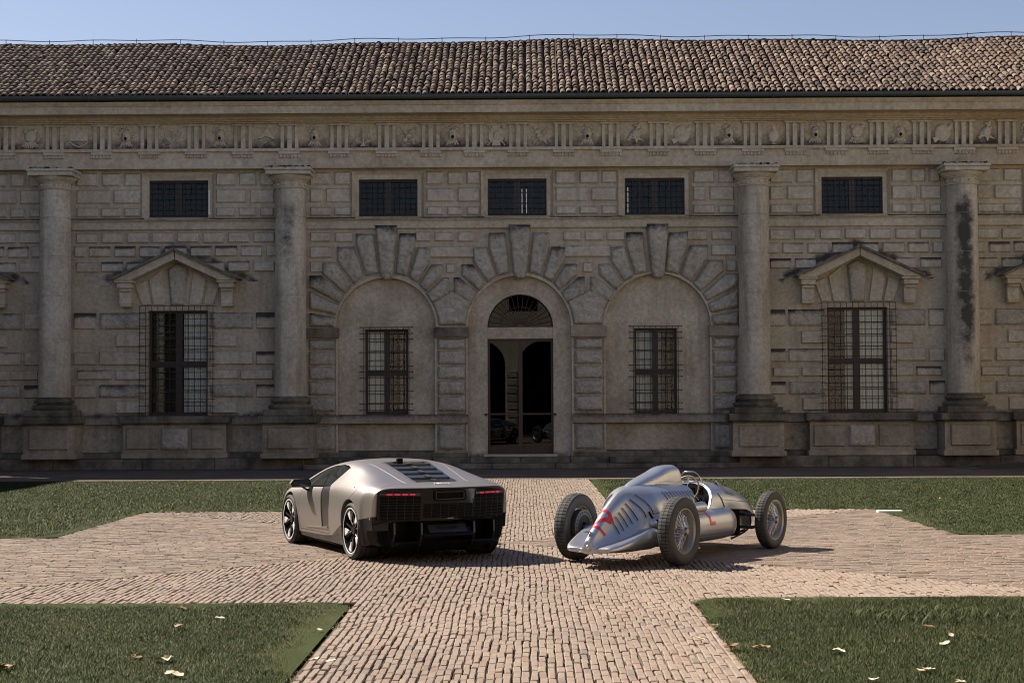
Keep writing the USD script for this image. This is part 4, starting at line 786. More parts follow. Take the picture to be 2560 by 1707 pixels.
def loft(stations, ns=120, m=40, warp=None, xs=None, yscale=1.0, doff=0.0):
    """A closed body from half sections {x: [(y, z) from the top centre round to the bottom centre]}; mirrored in y."""
    X = np.array([s[0] for s in stations]); P = np.array([s[1] for s in stations], float)      # stations x points x 2
    o = np.argsort(X); X, P = X[o], P[o]
    f = PchipInterpolator(X, P, axis=0)
    xs = np.linspace(X[0], X[-1], ns) if xs is None else xs
    rings = []
    for x in xs:
        h = bspl(f(x), m); h[:, 0] = np.maximum(h[:, 0], 0) * yscale; h[0, 0] = h[-1, 0] = 0
        full = np.vstack([h, (h * np.array([-1, 1]))[1:-1][::-1]])
        rings.append(np.column_stack([np.full(len(full), x), full]))
    V = np.array(rings); n, k, _ = V.shape; v = V.reshape(-1, 3)
    if warp is not None: v = warp(v)
    i, j = np.meshgrid(np.arange(n - 1), np.arange(k), indexing='ij'); j2 = (j + 1) % k
    q = np.stack([i * k + j, i * k + j2, (i + 1) * k + j2, (i + 1) * k + j], -1).reshape(-1, 4)
    F = np.vstack([q[:, [0, 1, 2]], q[:, [0, 2, 3]]])
    c0, c1 = len(v), len(v) + 1; a = np.arange(k); b = (a + 1) % k
    v = np.vstack([v, v[:k].mean(0), v[(n - 1) * k:].mean(0)])
    F = np.vstack([F, np.stack([np.full(k, c0), b, a], 1), np.stack([np.full(k, c1), (n - 1) * k + a, (n - 1) * k + b], 1)])
    t = trimesh.Trimesh(v, F, process=True)
    if t.volume < 0: t.invert()
    return m3.Manifold(m3.Mesh(np.asarray(t.vertices, np.float32), np.asarray(t.faces, np.uint32)))

def ycyl(x, z, r, y0, y1, n=64):
    return m3.Manifold.cylinder(abs(y1 - y0), r, r, n).rotate([-90, 0, 0]).translate([x, min(y0, y1), z])

class Hit:
    """Casts rays at a body to find points on it."""
    def __init__(s, m):
        v, f = vf(m); s.t = trimesh.Trimesh(v, f, process=False); s.r = trimesh.ray.ray_pyembree.RayMeshIntersector(s.t) if hasattr(trimesh.ray, 'ray_pyembree') else s.t.ray
    def __call__(s, o, d):
        o, d = np.atleast_2d(np.asarray(o, float)), np.atleast_2d(np.asarray(d, float)); d = np.broadcast_to(d, o.shape)
        loc, ir, it = s.t.ray.intersects_location(o, d, multiple_hits=False)
        p = np.full(o.shape, np.nan); n = np.full(o.shape, np.nan); p[ir] = loc; n[ir] = s.t.face_normals[it]
        return p, n

def ribbon(p, n, w, lift=0.003, across=None):
    """A flat strip of width w following points p with surface normals n."""
    p, n = np.asarray(p), np.asarray(n); n = n / np.linalg.norm(n, axis=1, keepdims=True)
    t = np.gradient(p, axis=0); b = np.cross(t, n); b /= np.linalg.norm(b, axis=1, keepdims=True) + 1e-12
    w = np.broadcast_to(np.asarray(w, float), (len(p),))[:, None]
    L, R_ = p + n * lift - b * w / 2, p + n * lift + b * w / 2; m = len(p); i = np.arange(m - 1)
    return np.vstack([L, R_]), np.vstack([np.stack([i, i + 1, i + m + 1], 1), np.stack([i, i + m + 1, i + m], 1)])

def decal(hit, poly, origin, u, v, d, lift=0.003, step=0.02):
    """A flat figure pressed on to a body: poly in the (u, v) plane at origin, cast along d."""
    g = poly.segmentize(step); x0, y0, x1, y1 = g.bounds; out = []
    for q in getattr(g, 'geoms', [g]):
        gx, gy = np.meshgrid(np.arange(x0, x1, step), np.arange(y0, y1, step)); ok = shapely.contains_xy(q.buffer(-step * .4), gx.ravel(), gy.ravel())
        b = [c for r in [q.exterior, *q.interiors] for c in list(r.coords)[:-1]]
        p2 = np.vstack([np.array(b), np.column_stack([gx.ravel()[ok], gy.ravel()[ok]])])
        from scipy.spatial import Delaunay
        t = Delaunay(p2).simplices; c = p2[t].mean(1); t = t[shapely.contains_xy(q, c[:, 0], c[:, 1])]
        o = np.asarray(origin) + p2[:, :1] * np.asarray(u) + p2[:, 1:] * np.asarray(v)
        p, n = hit(o, d); bad = np.isnan(p[:, 0]); p = np.where(bad[:, None], 0, p + np.nan_to_num(n) * lift); t = t[~bad[t].any(1)]; t = t[np.max([np.linalg.norm(p[t[:, k]] - p[t[:, k - 1]], axis=1) for k in range(3)], 0) < .07] if len(t) else t
        if len(t): out.append((p, t))
    return cat(*out)

def outline(strokes, w):
    """Lettering strokes widened to polygons."""
    return unary_union([sg.LineString(s).buffer(w / 2, cap_style=2, join_style=1) for s in strokes])

def tyre(r, w, rim, n=64, groove=0):
    """Tyre and rim about the y axis; outside face at -w/2 ... +w/2."""
    h = w / 2; sh = min(.035, w * .16)
    pr = [(rim - .004, -h * .80), (rim + .012, -h * .93), ((r + rim) / 2, -h * 1.0), (r - sh, -h * .97), (r - sh * .35, -h * .90), (r, -h * .80)]
    if groove:
        for k in range(groove):
            c = -h * .62 + k * (h * 1.24) / (groove - 1); pr += [(r, c - .007), (r - .010, c - .006), (r - .010, c + .006), (r, c + .007)]
    pr += [(r, h * .80), (r - sh * .35, h * .90), (r - sh, h * .97), ((r + rim) / 2, h * 1.0), (rim + .012, h * .93), (rim - .004, h * .80)]
    return lathe(pr, n, 'y')

def paint(name, col, rough, metal, coat=0.6, flake=0.0, croughness=.04):
    n = {'p': ('principled_bsdf', {'base_color': col, 'roughness': rough, 'metallic': metal, 'coat_weight': coat, 'coat_roughness': croughness})}; l = []
    if flake:
        n |= {'g': ('texture_coordinate', {}), 'n': ('noise_texture', {'scale': 900.0, 'detail': 1.0}), 'm': ('map_range', {'from_min': .3, 'from_max': .7, 'to_min': rough - flake, 'to_max': rough + flake})}
        l = [('g.object', 'n.vector'), ('n.fac', 'm.value'), ('m.result', 'p.roughness')]
    mat(name, n, l)
paint('taupe_paint', (0.285, 0.262, 0.242), .38, .70, .2, .05, .3)
paint('silver_paint', (0.50, 0.505, 0.52), .33, .85, .3, .03, .08)
mat('gloss_black', {'p': ('principled_bsdf', {'base_color': (0.007, 0.007, 0.0075), 'roughness': .10, 'specular_ior_level': .22})}, [])
plain('satin_black', (0.009, 0.009, 0.0095), .34, specular_ior_level=.2); plain('deep_black', (0.005, 0.005, 0.005), .8, specular_ior_level=.1); plain('blade_grey', (0.05, 0.047, 0.044), .33, .5); plain('slat_grey', (0.022, 0.021, 0.02), .4, specular_ior_level=.25)
plain('tinted_glass', (0.016, 0.020, 0.020), .02, 0, coat_weight=1.0, specular_ior_level=.7); plain('louvre_glass', (0.016, 0.018, 0.023), .22, .0, specular_ior_level=.45)
plain('bright_metal', (0.72, 0.72, 0.72), .18, 1.0); plain('dull_metal', (0.33, 0.32, 0.30), .38, .9); plain('machined', (0.74, 0.74, 0.74), .38, .35); plain('dark_grey', (0.05, 0.051, 0.053), .45, .4)
mat('rubber', {'g': ('geometry', {}), 'n': ('noise_texture', {'scale': 12.0, 'detail': 5.0}), 'r': ('rgb_ramp', {'ramp': [(.35, (0.022, 0.021, 0.020)), (.7, (0.042, 0.039, 0.036))]}), 'p': ('principled_bsdf', {'roughness': .72, 'specular_ior_level': .35})}, [('g.position', 'n.vector'), ('n.fac', 'r.fac'), ('r.color', 'p.base_color')])
mat('old_rubber', {'g': ('geometry', {}), 'n': ('noise_texture', {'scale': 9.0, 'detail': 5.0}), 'r': ('rgb_ramp', {'ramp': [(.35, (0.045, 0.044, 0.041)), (.7, (0.085, 0.082, 0.075))]}), 'p': ('principled_bsdf', {'roughness': .8, 'specular_ior_level': .3})}, [('g.position', 'n.vector'), ('n.fac', 'r.fac'), ('r.color', 'p.base_color')])
plain('tyre_wall', (0.026, 0.025, 0.024), .6); plain('red_paint', (0.55, 0.012, 0.03), .35, coat_weight=.5); plain('old_wood', (0.16, 0.10, 0.045), .4, coat_weight=.4); plain('dash_grey', (0.17, 0.17, 0.17), .5, .3); plain('brown_leather', (0.05, 0.032, 0.022), .6)
mat('tail_lamp', {'p': ('principled_bsdf', {'base_color': (.55, .01, .03), 'roughness': .2, 'emission_color': (1.0, .03, .08), 'emission_strength': 0.22})}, [])

# ================================================================= the modern sports car (x forward, y left, origin on the ground under the rear axle)
sc = xform('sports_car', None, (-1.344, 21.440, 0), 90 + 25.0)
tag(sc, 'modern low taupe coupe with black rear panel and red lamps parked on the bricks', 'sports car')
def rear_warp(v):
    v = v.copy(); s = np.clip((-.25 - v[:, 0]) / .70, 0, 1); s = s * s * (3 - 2 * s)
    v[:, 0] += .27 * np.clip(np.abs(v[:, 1]) / .9, 0, 1.1) ** 2 * s + .05 * s * np.clip((.9 - v[:, 2]) / .4, 0, 1); return v
SCS = [
 (3.62, [(0, .50), (.30, .495), (.50, .48), (.58, .46), (.63, .44), (.65, .40), (.65, .33), (.63, .25), (.58, .16), (0, .14)]),
 (3.30, [(0, .68), (.38, .68), (.62, .67), (.72, .64), (.80, .60), (.855, .53), (.87, .42), (.86, .30), (.81, .15), (0, .13)]),
 (3.00, [(0, .80), (.42, .80), (.66, .81), (.78, .80), (.88, .76), (.945, .67), (.96, .52), (.945, .34), (.90, .14), (0, .13)]),
 (2.73, [(0, .935), (.42, .925), (.655, .90), (.765, .845), (.885, .81), (.965, .715), (.98, .55), (.965, .35), (.92, .14), (0, .13)]),
 (2.35, [(0, 1.075), (.40, 1.065), (.635, 1.03), (.735, .935), (.875, .838), (.955, .745), (.965, .56), (.945, .35), (.905, .13), (0, .13)]),
 (1.90, [(0, 1.18), (.36, 1.172), (.63, 1.13), (.715, 1.01), (.868, .868), (.945, .775), (.955, .58), (.93, .36), (.895, .13), (0, .13)]),
 (1.45, [(0, 1.227), (.34, 1.22), (.625, 1.18), (.70, 1.06), (.86, .89), (.938, .80), (.945, .60), (.925, .37), (.89, .13), (0, .13)]),
 (1.05, [(0, 1.238), (.34, 1.235), (.625, 1.20), (.70, 1.085), (.868, .91), (.945, .82), (.95, .62), (.93, .38), (.89, .13), (0, .13)]),
 (0.60, [(0, 1.20), (.37, 1.20), (.61, 1.182), (.70, 1.11), (.875, .945), (.965, .84), (.975, .65), (.955, .40), (.905, .13), (0, .13)]),
 (0.00, [(0, 1.088), (.42, 1.088), (.63, 1.085), (.73, 1.05), (.875, .965), (.99, .84), (1.005, .66), (.995, .42), (.94, .16), (0, .13)]),
 (-.45, [(0, .998), (.44, .998), (.65, .998), (.75, .99), (.87, .955), (.975, .86), (1.0, .68), (.99, .45), (.94, .20), (0, .16)]),
 (-.75, [(0, .965), (.44, .965), (.65, .965), (.76, .96), (.865, .94), (.945, .86), (.965, .68), (.955, .45), (.91, .25), (0, .19)]),
 (-.97, [(0, .935), (.42, .935), (.64, .934), (.75, .93), (.84, .915), (.905, .85), (.925, .68), (.915, .45), (.88, .28), (0, .22)])]
SCS = [(x, P[:-2] + [(P[-2][0] + .012, P[-2][1] + .03), P[-2], (P[-2][0] * .9, P[-1][1] + .0), P[-1]]) for x, P in SCS]
B0 = loft(SCS, 170, 56, rear_warp)
Bin = loft([(x, [(y * .965, z - .022 if z > .3 else z + .02) for y, z in P]) for x, P in SCS], 90, 40, rear_warp)
hit = Hit(B0)
RW, FWh, RX = .362, .345, 2.70                                     # wheel radii and wheelbase
arch_r, arch_f = RW + .032, FWh + .034
arches = None
for s in (1, -1):
    for x, z, r in ((0.0, RW + .012, arch_r), (RX, FWh + .012, arch_f)):
        c = ycyl(x, z, r, s * .60, s * 1.2); arches = c if arches is None else arches + c
WIN = [(2.47, .853), (2.12, 1.0), (1.85, 1.075), (1.60, 1.120), (1.24, 1.147), (1.0, 1.140), (.868, 1.122), (1.07, .912), (1.06, .886), (1.70, .858), (2.2, .842)]
def off(pts, d): return list(sg.Polygon(pts).buffer(d, join_style=2).exterior.coords)[:-1]
side = lambda pts, y0=.35: mprism(pts, y0, 1.3) + mprism(pts, -1.3, -y0)
win = side(WIN, .45); win_gap = side(off(WIN, .012), .45)
blade = [(1.36, .864), (1.055, .884), (.985, .83), (.945, .77), (.945, .66), (.98, .58), (1.035, .345), (1.33, .325), (1.325, .47), (1.32, .65), (1.335, .79)]
bl = side(blade); bl_gap = side(off(blade, .007))
LV_ = [(.66, .30), (-.53, .272), (-.53, -.272), (.66, -.30)]
lv_gap = tprism(off(LV_, .008), .80, 1.4)
lower = mprism([(-1.3, 0), (-.30, 0), (-.30, .50), (-.36, .527), (-.66, .578), (-1.3, .578)], -1.3, 1.3)
skirt = mprism([(.25, 0), (2.42, 0), (2.42, .20), (1.3, .218), (.93, .24), (.46, .40), (.25, .42)], -1.3, 1.3)
rear_cut = m3.Manifold.cube([1.0, 3, 1.0]).translate([-1.97, -1.5, 0])   # trims the flat of the tail below the deck lip
ws = tprism([(1.72, .56), (2.72, .53), (2.80, 0), (2.72, -.53), (1.72, -.56), (1.66, 0)], .80, 1.3)
def groove(pts, w=.007, y0=.70):
    p = sg.LineString(pts).buffer(w / 2, cap_style=2); return side(list(p.exterior.coords)[:-1], y0)
cuts = win_gap + bl_gap + lv_gap + arches
lines = groove([(2.12, .868), (2.215, .74), (2.29, .60), (2.28, .42), (2.25, .245), (1.05, .250), (.985, .33)]) + groove([(-.10, .93), (-.14, .875), (.10, .705), (.21, .70), (.27, .74)]) + groove([(-.34, .532), (-.34, .535)])
lines += tprism(list(sg.LineString([(-.70, .82), (-.60, .60), (-.645, 0), (-.60, -.60), (-.70, -.82)]).buffer(.003).exterior.coords)[:-1], .93, 1.2)
shell = B0 - Bin
body = B0 - cuts - lower - skirt - ws - lines - (Bin ^ mbox(-2, 4, -.55, .55, .3, 2))
put('body', body, 'taupe_paint', sc, smooth=32)
put('windscreen', (B0 - m3.Manifold()) ^ ws.translate([0, 0, -.001]) ^ mbox(-2, 4, -2, 2, .5, 2), 'tinted_glass', sc, smooth=30)
for s in (1, -1):
    half = mbox(-2, 5, 0, 2, 0, 2) if s > 0 else mbox(-2, 5, -2, 0, 0, 2)
    sw = (B0 ^ win ^ half).scale([1, .996, 1])
    fr = side([(2.02, .80), (2.06, .80), (1.82, 1.3), (1.78, 1.3)], .4)
    put('side_window', (sw - fr) , 'tinted_glass', sc, smooth=30)
    put('window_bar', (sw ^ fr), 'satin_black', sc, smooth=30)
    put('side_blade', (B0 ^ bl ^ half).scale([1, .988, 1]), 'blade_grey', sc, smooth=30)
    put('side_skirt', (B0 ^ skirt ^ half) - arches, 'gloss_black', sc, smooth=30)
    sk = side([(1.05, .315), (1.07, .342), (1.98, .292), (1.98, .286)], .80) ^ half
    put('sill_crease', (B0.scale([1, 1.012, 1]) ^ sk), 'taupe_paint', sc, smooth=30)
# lower tail: gloss black, hollowed between the fins
hollow = mbox(-1.3, -.42, -.665, .665, .10, .512) - mprism([(-1.3, .05), (-.5, .05), (-.42, .60), (-.55, .60)], -.1, .1) * 0 if False else mbox(-1.3, -.42, -.665, .665, .10, .512)
side_hollow = mbox(-1.3, -.50, .705, .93, .10, .40) + mbox(-1.3, -.50, -.93, -.705, .10, .40)
tailB = (B0 ^ lower) - arches - hollow - side_hollow
put('rear_bumper', tailB, 'gloss_black', sc, smooth=32)
put('diffuser_floor', mprism([(-.42, .10), (.35, .10), (.35, .16), (-.36, .16), (-.86, .27), (-.88, .25), (-.50, .125)], -.66, .66) + mbox(-.44, -.40, -.70, .70, .12, .53), 'satin_black', sc)
for y in (.675, .355, -.355, -.675):
    put('diffuser_fin', mprism([(-.945 + .27 * (y / .9) ** 2, .50), (-.45, .50), (-.45, .13), (-.60, .12), (-.86 + .27 * (y / .9) ** 2, .20 if abs(y) < .5 else .24), (-.955 + .27 * (y / .9) ** 2, .36)], y - .012, y + .012), 'gloss_black', sc)
put('fin_edge', cat(*[mprism([(-.962 + .27 * (y / .9) ** 2, .50), (-.945 + .27 * (y / .9) ** 2, .50), (-.955 + .27 * (y / .9) ** 2, .36), (-.87 + .27 * (y / .9) ** 2, .21), (-.89 + .27 * (y / .9) ** 2, .21), (-.972 + .27 * (y / .9) ** 2, .36)], y - .011, y + .011) for y in (.675, .355, -.355, -.675)]), 'blade_grey', sc)
rp_ = mprism([(-.815, .33), (-.80, .318), (-.885, .505), (-.90, .50)], -.34, .34) if False else mprism([(-.955, .335), (-.945, .325), (-.80, .485), (-.815, .492)], -.335, .335)
put('plate_recess', rp_, 'gloss_black', sc)
pl = xform('number_plate', sc, (-.886, 0, .4165)); ang = math.atan2(.15, .14)
tx = meshkit.text_mesh('Nuvolari', .052, .002); tv_ = np.array(tx.vertices); tv_[:, 0] -= tv_[:, 0].mean()
ux, uz = np.array([0, -1, 0.]), np.array([math.cos(ang), 0, math.sin(ang)]); nn_ = np.cross(ux, uz); nn_ = nn_ if nn_[0] < 0 else -nn_
pv = lambda P: np.outer(P[:, 0], ux) + np.outer(P[:, 1], uz) + np.outer(P[:, 2], nn_)
bx_ = box(-.255, .255, -.062, .062, .004, .012)
put('plate', (pv(bx_[0]), bx_[1]), 'dark_grey', pl); put('lettering', (pv(np.column_stack([tv_[:, 0], tv_[:, 1] - .02, tv_[:, 2] + .0135])), np.array(tx.faces)), 'satin_black', pl)
put('underbody', mbox(-.40, 3.4, -.70, .70, .12, .17) + mbox(.45, 2.25, -.88, .88, .12, .155), 'deep_black', sc)
# black panel across the tail
def xr(y): return -.97 + .27 * (np.abs(y) / .9) ** 2
def tailplate(y0, y1, z0, z1, lift, th=.012, n=28, zf=None, mt='gloss_black', name='rear_panel', parent=None):
    ys = np.linspace(y0, y1, n); zt = np.full(n, z1) if zf is None else zf(ys)
    a = []
    for dx in (-lift, -lift + th):
        for zz in (np.full(n, z0), zt): a.append(np.column_stack([xr(ys) + dx + .05 * np.clip((.9 - zz) / .4, 0, 1), ys, zz]))
    v = np.vstack(a); i = np.arange(n - 1); Q = lambda p, q: np.stack([p * n + i, p * n + i + 1, q * n + i + 1, q * n + i], 1)
    f = np.vstack([Q(0, 1), Q(3, 2), Q(1, 3), Q(2, 0), [[0, n, 3 * n, 2 * n], [n - 1, 3 * n - 1, 4 * n - 1, 2 * n - 1]]])
    return put(name, (v, f), mt, parent or sc, smooth=30)
tailplate(-.862, .862, .525, 0, .006, zf=lambda y: .912 - .035 * (np.abs(y) / .86) ** 6)
for s in (1, -1):
    lm = xform('tail_lamp', sc, (0, 0, 0)); a, b = sorted((s * .375, s * .845))
    tailplate(a, b, .842, .872, .014, name='lamp_bar', mt='dark_grey', parent=lm)
    for k in range(4):
        c = s * (.47 + .088 * k); tailplate(c - .032, c + .032, .848, .864, .019, n=4, name='lamp_cell', mt='tail_lamp', parent=lm)
    a, b = sorted((s * .36, s * .84)); gr = xform('tail_grille', sc, (0, 0, 0))
    tailplate(a, b, .535, .826, .0075, name='backing', mt='deep_black', parent=gr)
    for z in (.565, .605, .645, .685, .745, .785): tailplate(a, b, z, z + .004, .0105, name='slat', mt='slat_grey', parent=gr)
    tailplate(a, b, .715, .727, .012, name='cross_bar', mt='gloss_black', parent=gr)
    for y in np.linspace(a, b, 6): tailplate(y - .003, y + .003, .535, .826, .011, n=3, name='upright', mt='slat_grey', parent=gr)
gr = xform('tail_grille', sc, (0, 0, 0)); tailplate(-.335, .335, .56, .735, .0075, name='backing', mt='deep_black', parent=gr)
for z in np.linspace(.575, .72, 6): tailplate(-.335, .335, z, z + .003, .0105, name='slat', mt='slat_grey', parent=gr)
for y in np.linspace(-.335, .335, 7): tailplate(y - .003, y + .003, .56, .735, .011, n=3, name='upright', mt='slat_grey', parent=gr)
ex = xform('exhaust', sc, (-.955, 0, .838)); ro = sg.box(-.17, -.028, .17, .028).buffer(.042); 
def yzplate(poly, x0, x1): v, f = prism(poly, x0, x1); return np.column_stack([v[:, 1], v[:, 0], v[:, 2]]), f[:, ::-1]
put('surround', yzplate(ro.difference(ro.buffer(-.014)), -.055, .02), 'gloss_black', ex, smooth=30); put('inner_ring', yzplate(ro.buffer(-.022).difference(ro.buffer(-.03)), -.045, .02), 'dark_grey', ex, smooth=30); put('opening', yzplate(ro.buffer(-.014), -.022, -.018), 'deep_black', ex)
for y in (.075, -.075): put('pipe', cat((lambda m: (np.column_stack([m[0][:, 2], m[0][:, 0] + y, m[0][:, 1]]), m[1]))(lathe([(.038, -.02), (.041, -.024), (.044, -.015), (.04, .0)], 24))), 'satin_black', ex, smooth=True)
put('tail_badge', cat(*[box(-.985, -.979, -.045 + .014 * k, -.036 + .014 * k, .553, .559) for k in range(6)]), 'bright_metal', sc)
# badge of four linked rings on the deck
p_, n_ = hit([(-.715, .072 - .048 * k, 2) for k in range(4)], (0, 0, -1)); a = np.linspace(0, 2 * np.pi, 25)
put('ring_badge', cat(*[tube(np.column_stack([q[0] + .026 * np.cos(a), q[1] + .031 * np.sin(a), q[2] + .005 + .004 * np.cos(a)]), .0045, 5) for q in p_]), 'bright_metal', sc, smooth=True)
# engine cover of stepped dark slats
p_, n_ = hit([(x, 0, 2) for x in (.64, -.52)], (0, 0, -1)); z0_, z1_ = p_[0, 2], p_[1, 2]
slope = lambda x: np.array([hit([(xx, .0, 2)], (0, 0, -1))[0][0, 2] for xx in np.atleast_1d(x)])
put('cover_bed', tprism(LV_, .80, .90), 'deep_black', sc)
xe = np.linspace(.645, -.52, 6)
for k in range(5):
    xa, xb = xe[k], xe[k + 1]; ya, yb = [np.interp(t, [-.53, .66], [.268, .296]) for t in (xa, xb)]
    za, zb = slope([xa, xb])
    if k == 0: za = slope([xa - .02])[0]
    zb2 = zb + .006
    v = np.array([[xa, ya, za - .05], [xa, -ya, za - .05], [xb - .0, -yb, zb2], [xb, yb, zb2], [xa, ya, za - .07], [xa, -ya, za - .07], [xb, -yb, zb2 - .03], [xb, yb, zb2 - .03], [xa + (xb - xa) * .45, ya, za - .018], [xa + (xb - xa) * .45, -ya, za - .018]])
    f = np.array([[0, 1, 9], [0, 9, 8], [8, 9, 2], [8, 2, 3], [3, 2, 6], [3, 6, 7], [0, 8, 3], [0, 3, 7], [0, 7, 4], [1, 5, 6], [1, 6, 2], [1, 2, 9]])
    put('cover_slat', (v, f), 'louvre_glass', sc)
    xm = xa + (xb - xa) * .5; xq = xb; y_ = .035
    put('spine_plate', (np.array([[xm, y_, za - .012], [xm, -y_, za - .012], [xq, -y_, zb2 + .010], [xq, y_, zb2 + .010], [xq, -y_, zb2 - .02], [xq, y_, zb2 - .02]]), np.array([[0, 1, 2], [0, 2, 3], [3, 2, 4], [3, 4, 5]])), 'dark_grey', sc)
for s in (1, -1):
    xs_ = np.linspace(.66, -.53, 16); yy_ = s * np.interp(xs_, [-.53, .66], [.282, .310]); p_, n_ = hit(np.column_stack([xs_, yy_, np.full(16, 2.)]), (0, 0, -1))
    put('cover_trim', ribbon(p_, n_, .016, .006), 'bright_metal' if s < 0 else 'taupe_paint', sc)
    xs_ = np.linspace(.60, -.56, 16); yy_ = s * np.linspace(.495, .43, 16); p_, n_ = hit(np.column_stack([xs_, yy_, np.full(16, 2.)]), (0, 0, -1))
    put('buttress_edge', cat(tube(p_ + np.array([0, 0, -.0005]), .0024, 6)), 'taupe_paint', sc, smooth=True)
put('rear_camera', cbox(.58, .64, .03, .11, slope([.61])[0] - .02, slope([.61])[0] + .05, .008) + cbox(.60, .70, .05, .09, slope([.61])[0] - .02, slope([.66])[0] + .025, .005), 'deep_black', sc)
p_, n_ = hit([(-.02, 2, .915)], (0, -1, 0)); put('fuel_cap_pin', blob(p_[0] + n_[0] * .002, (.008, .008, .008), 1), 'deep_black', sc)
p_, n_ = hit([(-.60, 2, .545)], (0, -1, 0)); put('side_marker', blob(p_[0] if not np.isnan(p_[0, 0]) else (-.6, .93, .545), (.012, .008, .012), 1), 'bright_metal', sc)
for s in (1, -1):
    mr = xform('door_mirror', sc, (1.93, s * 1.045, .885)); 
    hd = m3.Manifold.hull_points(np.array([(x, s * y, z) for x, y, z in [(-.05, -.13, -.055), (-.05, .12, -.05), (-.05, .145, .0), (-.05, .10, .058), (-.05, -.12, .062), (-.05, -.15, .0), (.07, -.12, -.05), (.07, .11, -.035), (.08, .13, .0), (.06, .09, .048), (.06, -.12, .05), (.13, -.05, 0), (.13, .06, .01)]]))
    put('housing', hd, 'satin_black', mr, smooth=35)
    put('glass', m3.Manifold.hull_points(np.array([(x, s * y * .9, z * .86) for x in (-.056, -.051) for y, z in [(-.13, -.055), (.12, -.05), (.145, 0), (.10, .058), (-.12, .062), (-.15, 0)]])), 'tinted_glass', mr)
    put('arm', m3.Manifold.hull_points(np.array([(x, s * y, z) for x, y, z in [(-.02, -.02, -.045), (.05, -.02, -.045), (-.03, -.13, -.12), (.04, -.13, -.12), (-.02, -.05, -.05), (.05, -.05, -.05), (-.03, -.17, -.10), (.04, -.17, -.10)]])), 'satin_black', mr)
    put('cap', hd.scale([1.01, 1.012, 1.012]) ^ (m3.Manifold.cube([.3, .5, .2]).translate([-.02, -.25, .005])), 'taupe_paint', mr, smooth=35)
# wheels with five forked spokes
def sports_wheel(r, w, rim, side_):
    t = xform('wheel', sc, (0, 0, 0)); s = side_; h = w / 2
    put('tyre', tyre(r, w, rim, 72, 4), 'rubber', t, smooth=35)
    put('rim', cat(lathe([(rim - .002, -h * .8), (rim - .03, -h * .7), (rim - .045, h * .5 * 1), (rim - .028, h * .80), (rim - .02, h * .9), (rim + .004, h * .92), (rim + .004, h * .80)] if s > 0 else [(rim - .002, h * .8), (rim - .03, h * .7), (rim - .045, -h * .5), (rim - .028, -h * .80), (rim - .02, -h * .9), (rim + .004, -h * .92), (rim + .004, -h * .80)], 72, 'y'), lathe([(.0, -s * .02), (rim - .04, -s * .02)], 48, 'y')), 'deep_black', t, smooth=35)
    put('rim_edge', lathe([(rim - .012, s * h * .905), (rim - .002, s * h * .93), (rim + .006, s * h * .915)], 72, 'y'), 'machined', t, smooth=35)
    put('brake_disc', lathe([(.07, s * .02), (.19, s * .02), (.19, s * .05), (.07, s * .05)], 48, 'y'), 'dull_metal', t, smooth=35)
    sp = xform('spokes', t, (0, 0, 0)); yo = s * h * .80; 
    for k in range(5):
        a = 2 * math.pi * k / 5 + .32
        def P(rr, da, y): return (rr * math.sin(a + da), y, rr * math.cos(a + da))
        for sg_ in (1, -1):
            pts = [P(.045, sg_ * .45, yo - s * .03), P(.06, sg_ * .10, yo - s * .03), P(rim - .02, sg_ * .30, yo), P(rim - .02, sg_ * .42, yo), P(.045, sg_ * .45, yo - s * .09), P(.06, sg_ * .1, yo - s * .09), P(rim - .02, sg_ * .30, yo - s * .06), P(rim - .02, sg_ * .42, yo - s * .06)]
            put('spoke', m3.Manifold.hull_points(np.array(pts)), 'gloss_black', sp)
        pts = [P(rim * .50, .06, yo + s * .001), P(rim * .56, .20, yo + s * .003), P(rim - .014, .29, yo + s * .008), P(rim - .014, -.10, yo + s * .008), P(rim * .50, .06, yo - s * .02), P(rim - .02, .29, yo - s * .02), P(rim - .02, -.10, yo - s * .02)]
        put('blade', m3.Manifold.hull_points(np.array(pts)), 'machined', sp)
        put('edge', tube([P(.085, .10, yo - s * .024), P(rim - .03, .29, yo + s * .004)], .0035, 4), 'machined', sp)
    put('hub', lathe([(0, yo - s * .02), (.045, yo - s * .022), (.055, yo - s * .04), (.058, yo - s * .10)], 24, 'y'), 'satin_black', t, smooth=35)
    put('bolt', cat(*[tube([(.038 * math.sin(2 * math.pi * k / 5), yo - s * .03, .038 * math.cos(2 * math.pi * k / 5)), (.038 * math.sin(2 * math.pi * k / 5), yo - s * .012, .038 * math.cos(2 * math.pi * k / 5))], .007, 6) for k in range(5)]), 'bright_metal', t)
    return t
for s in (1, -1):
    move(sports_wheel(RW, .325, .290, s), (0, s * .822, RW)); move(sports_wheel(FWh, .265, .278, s), (RX, s * .845, FWh))
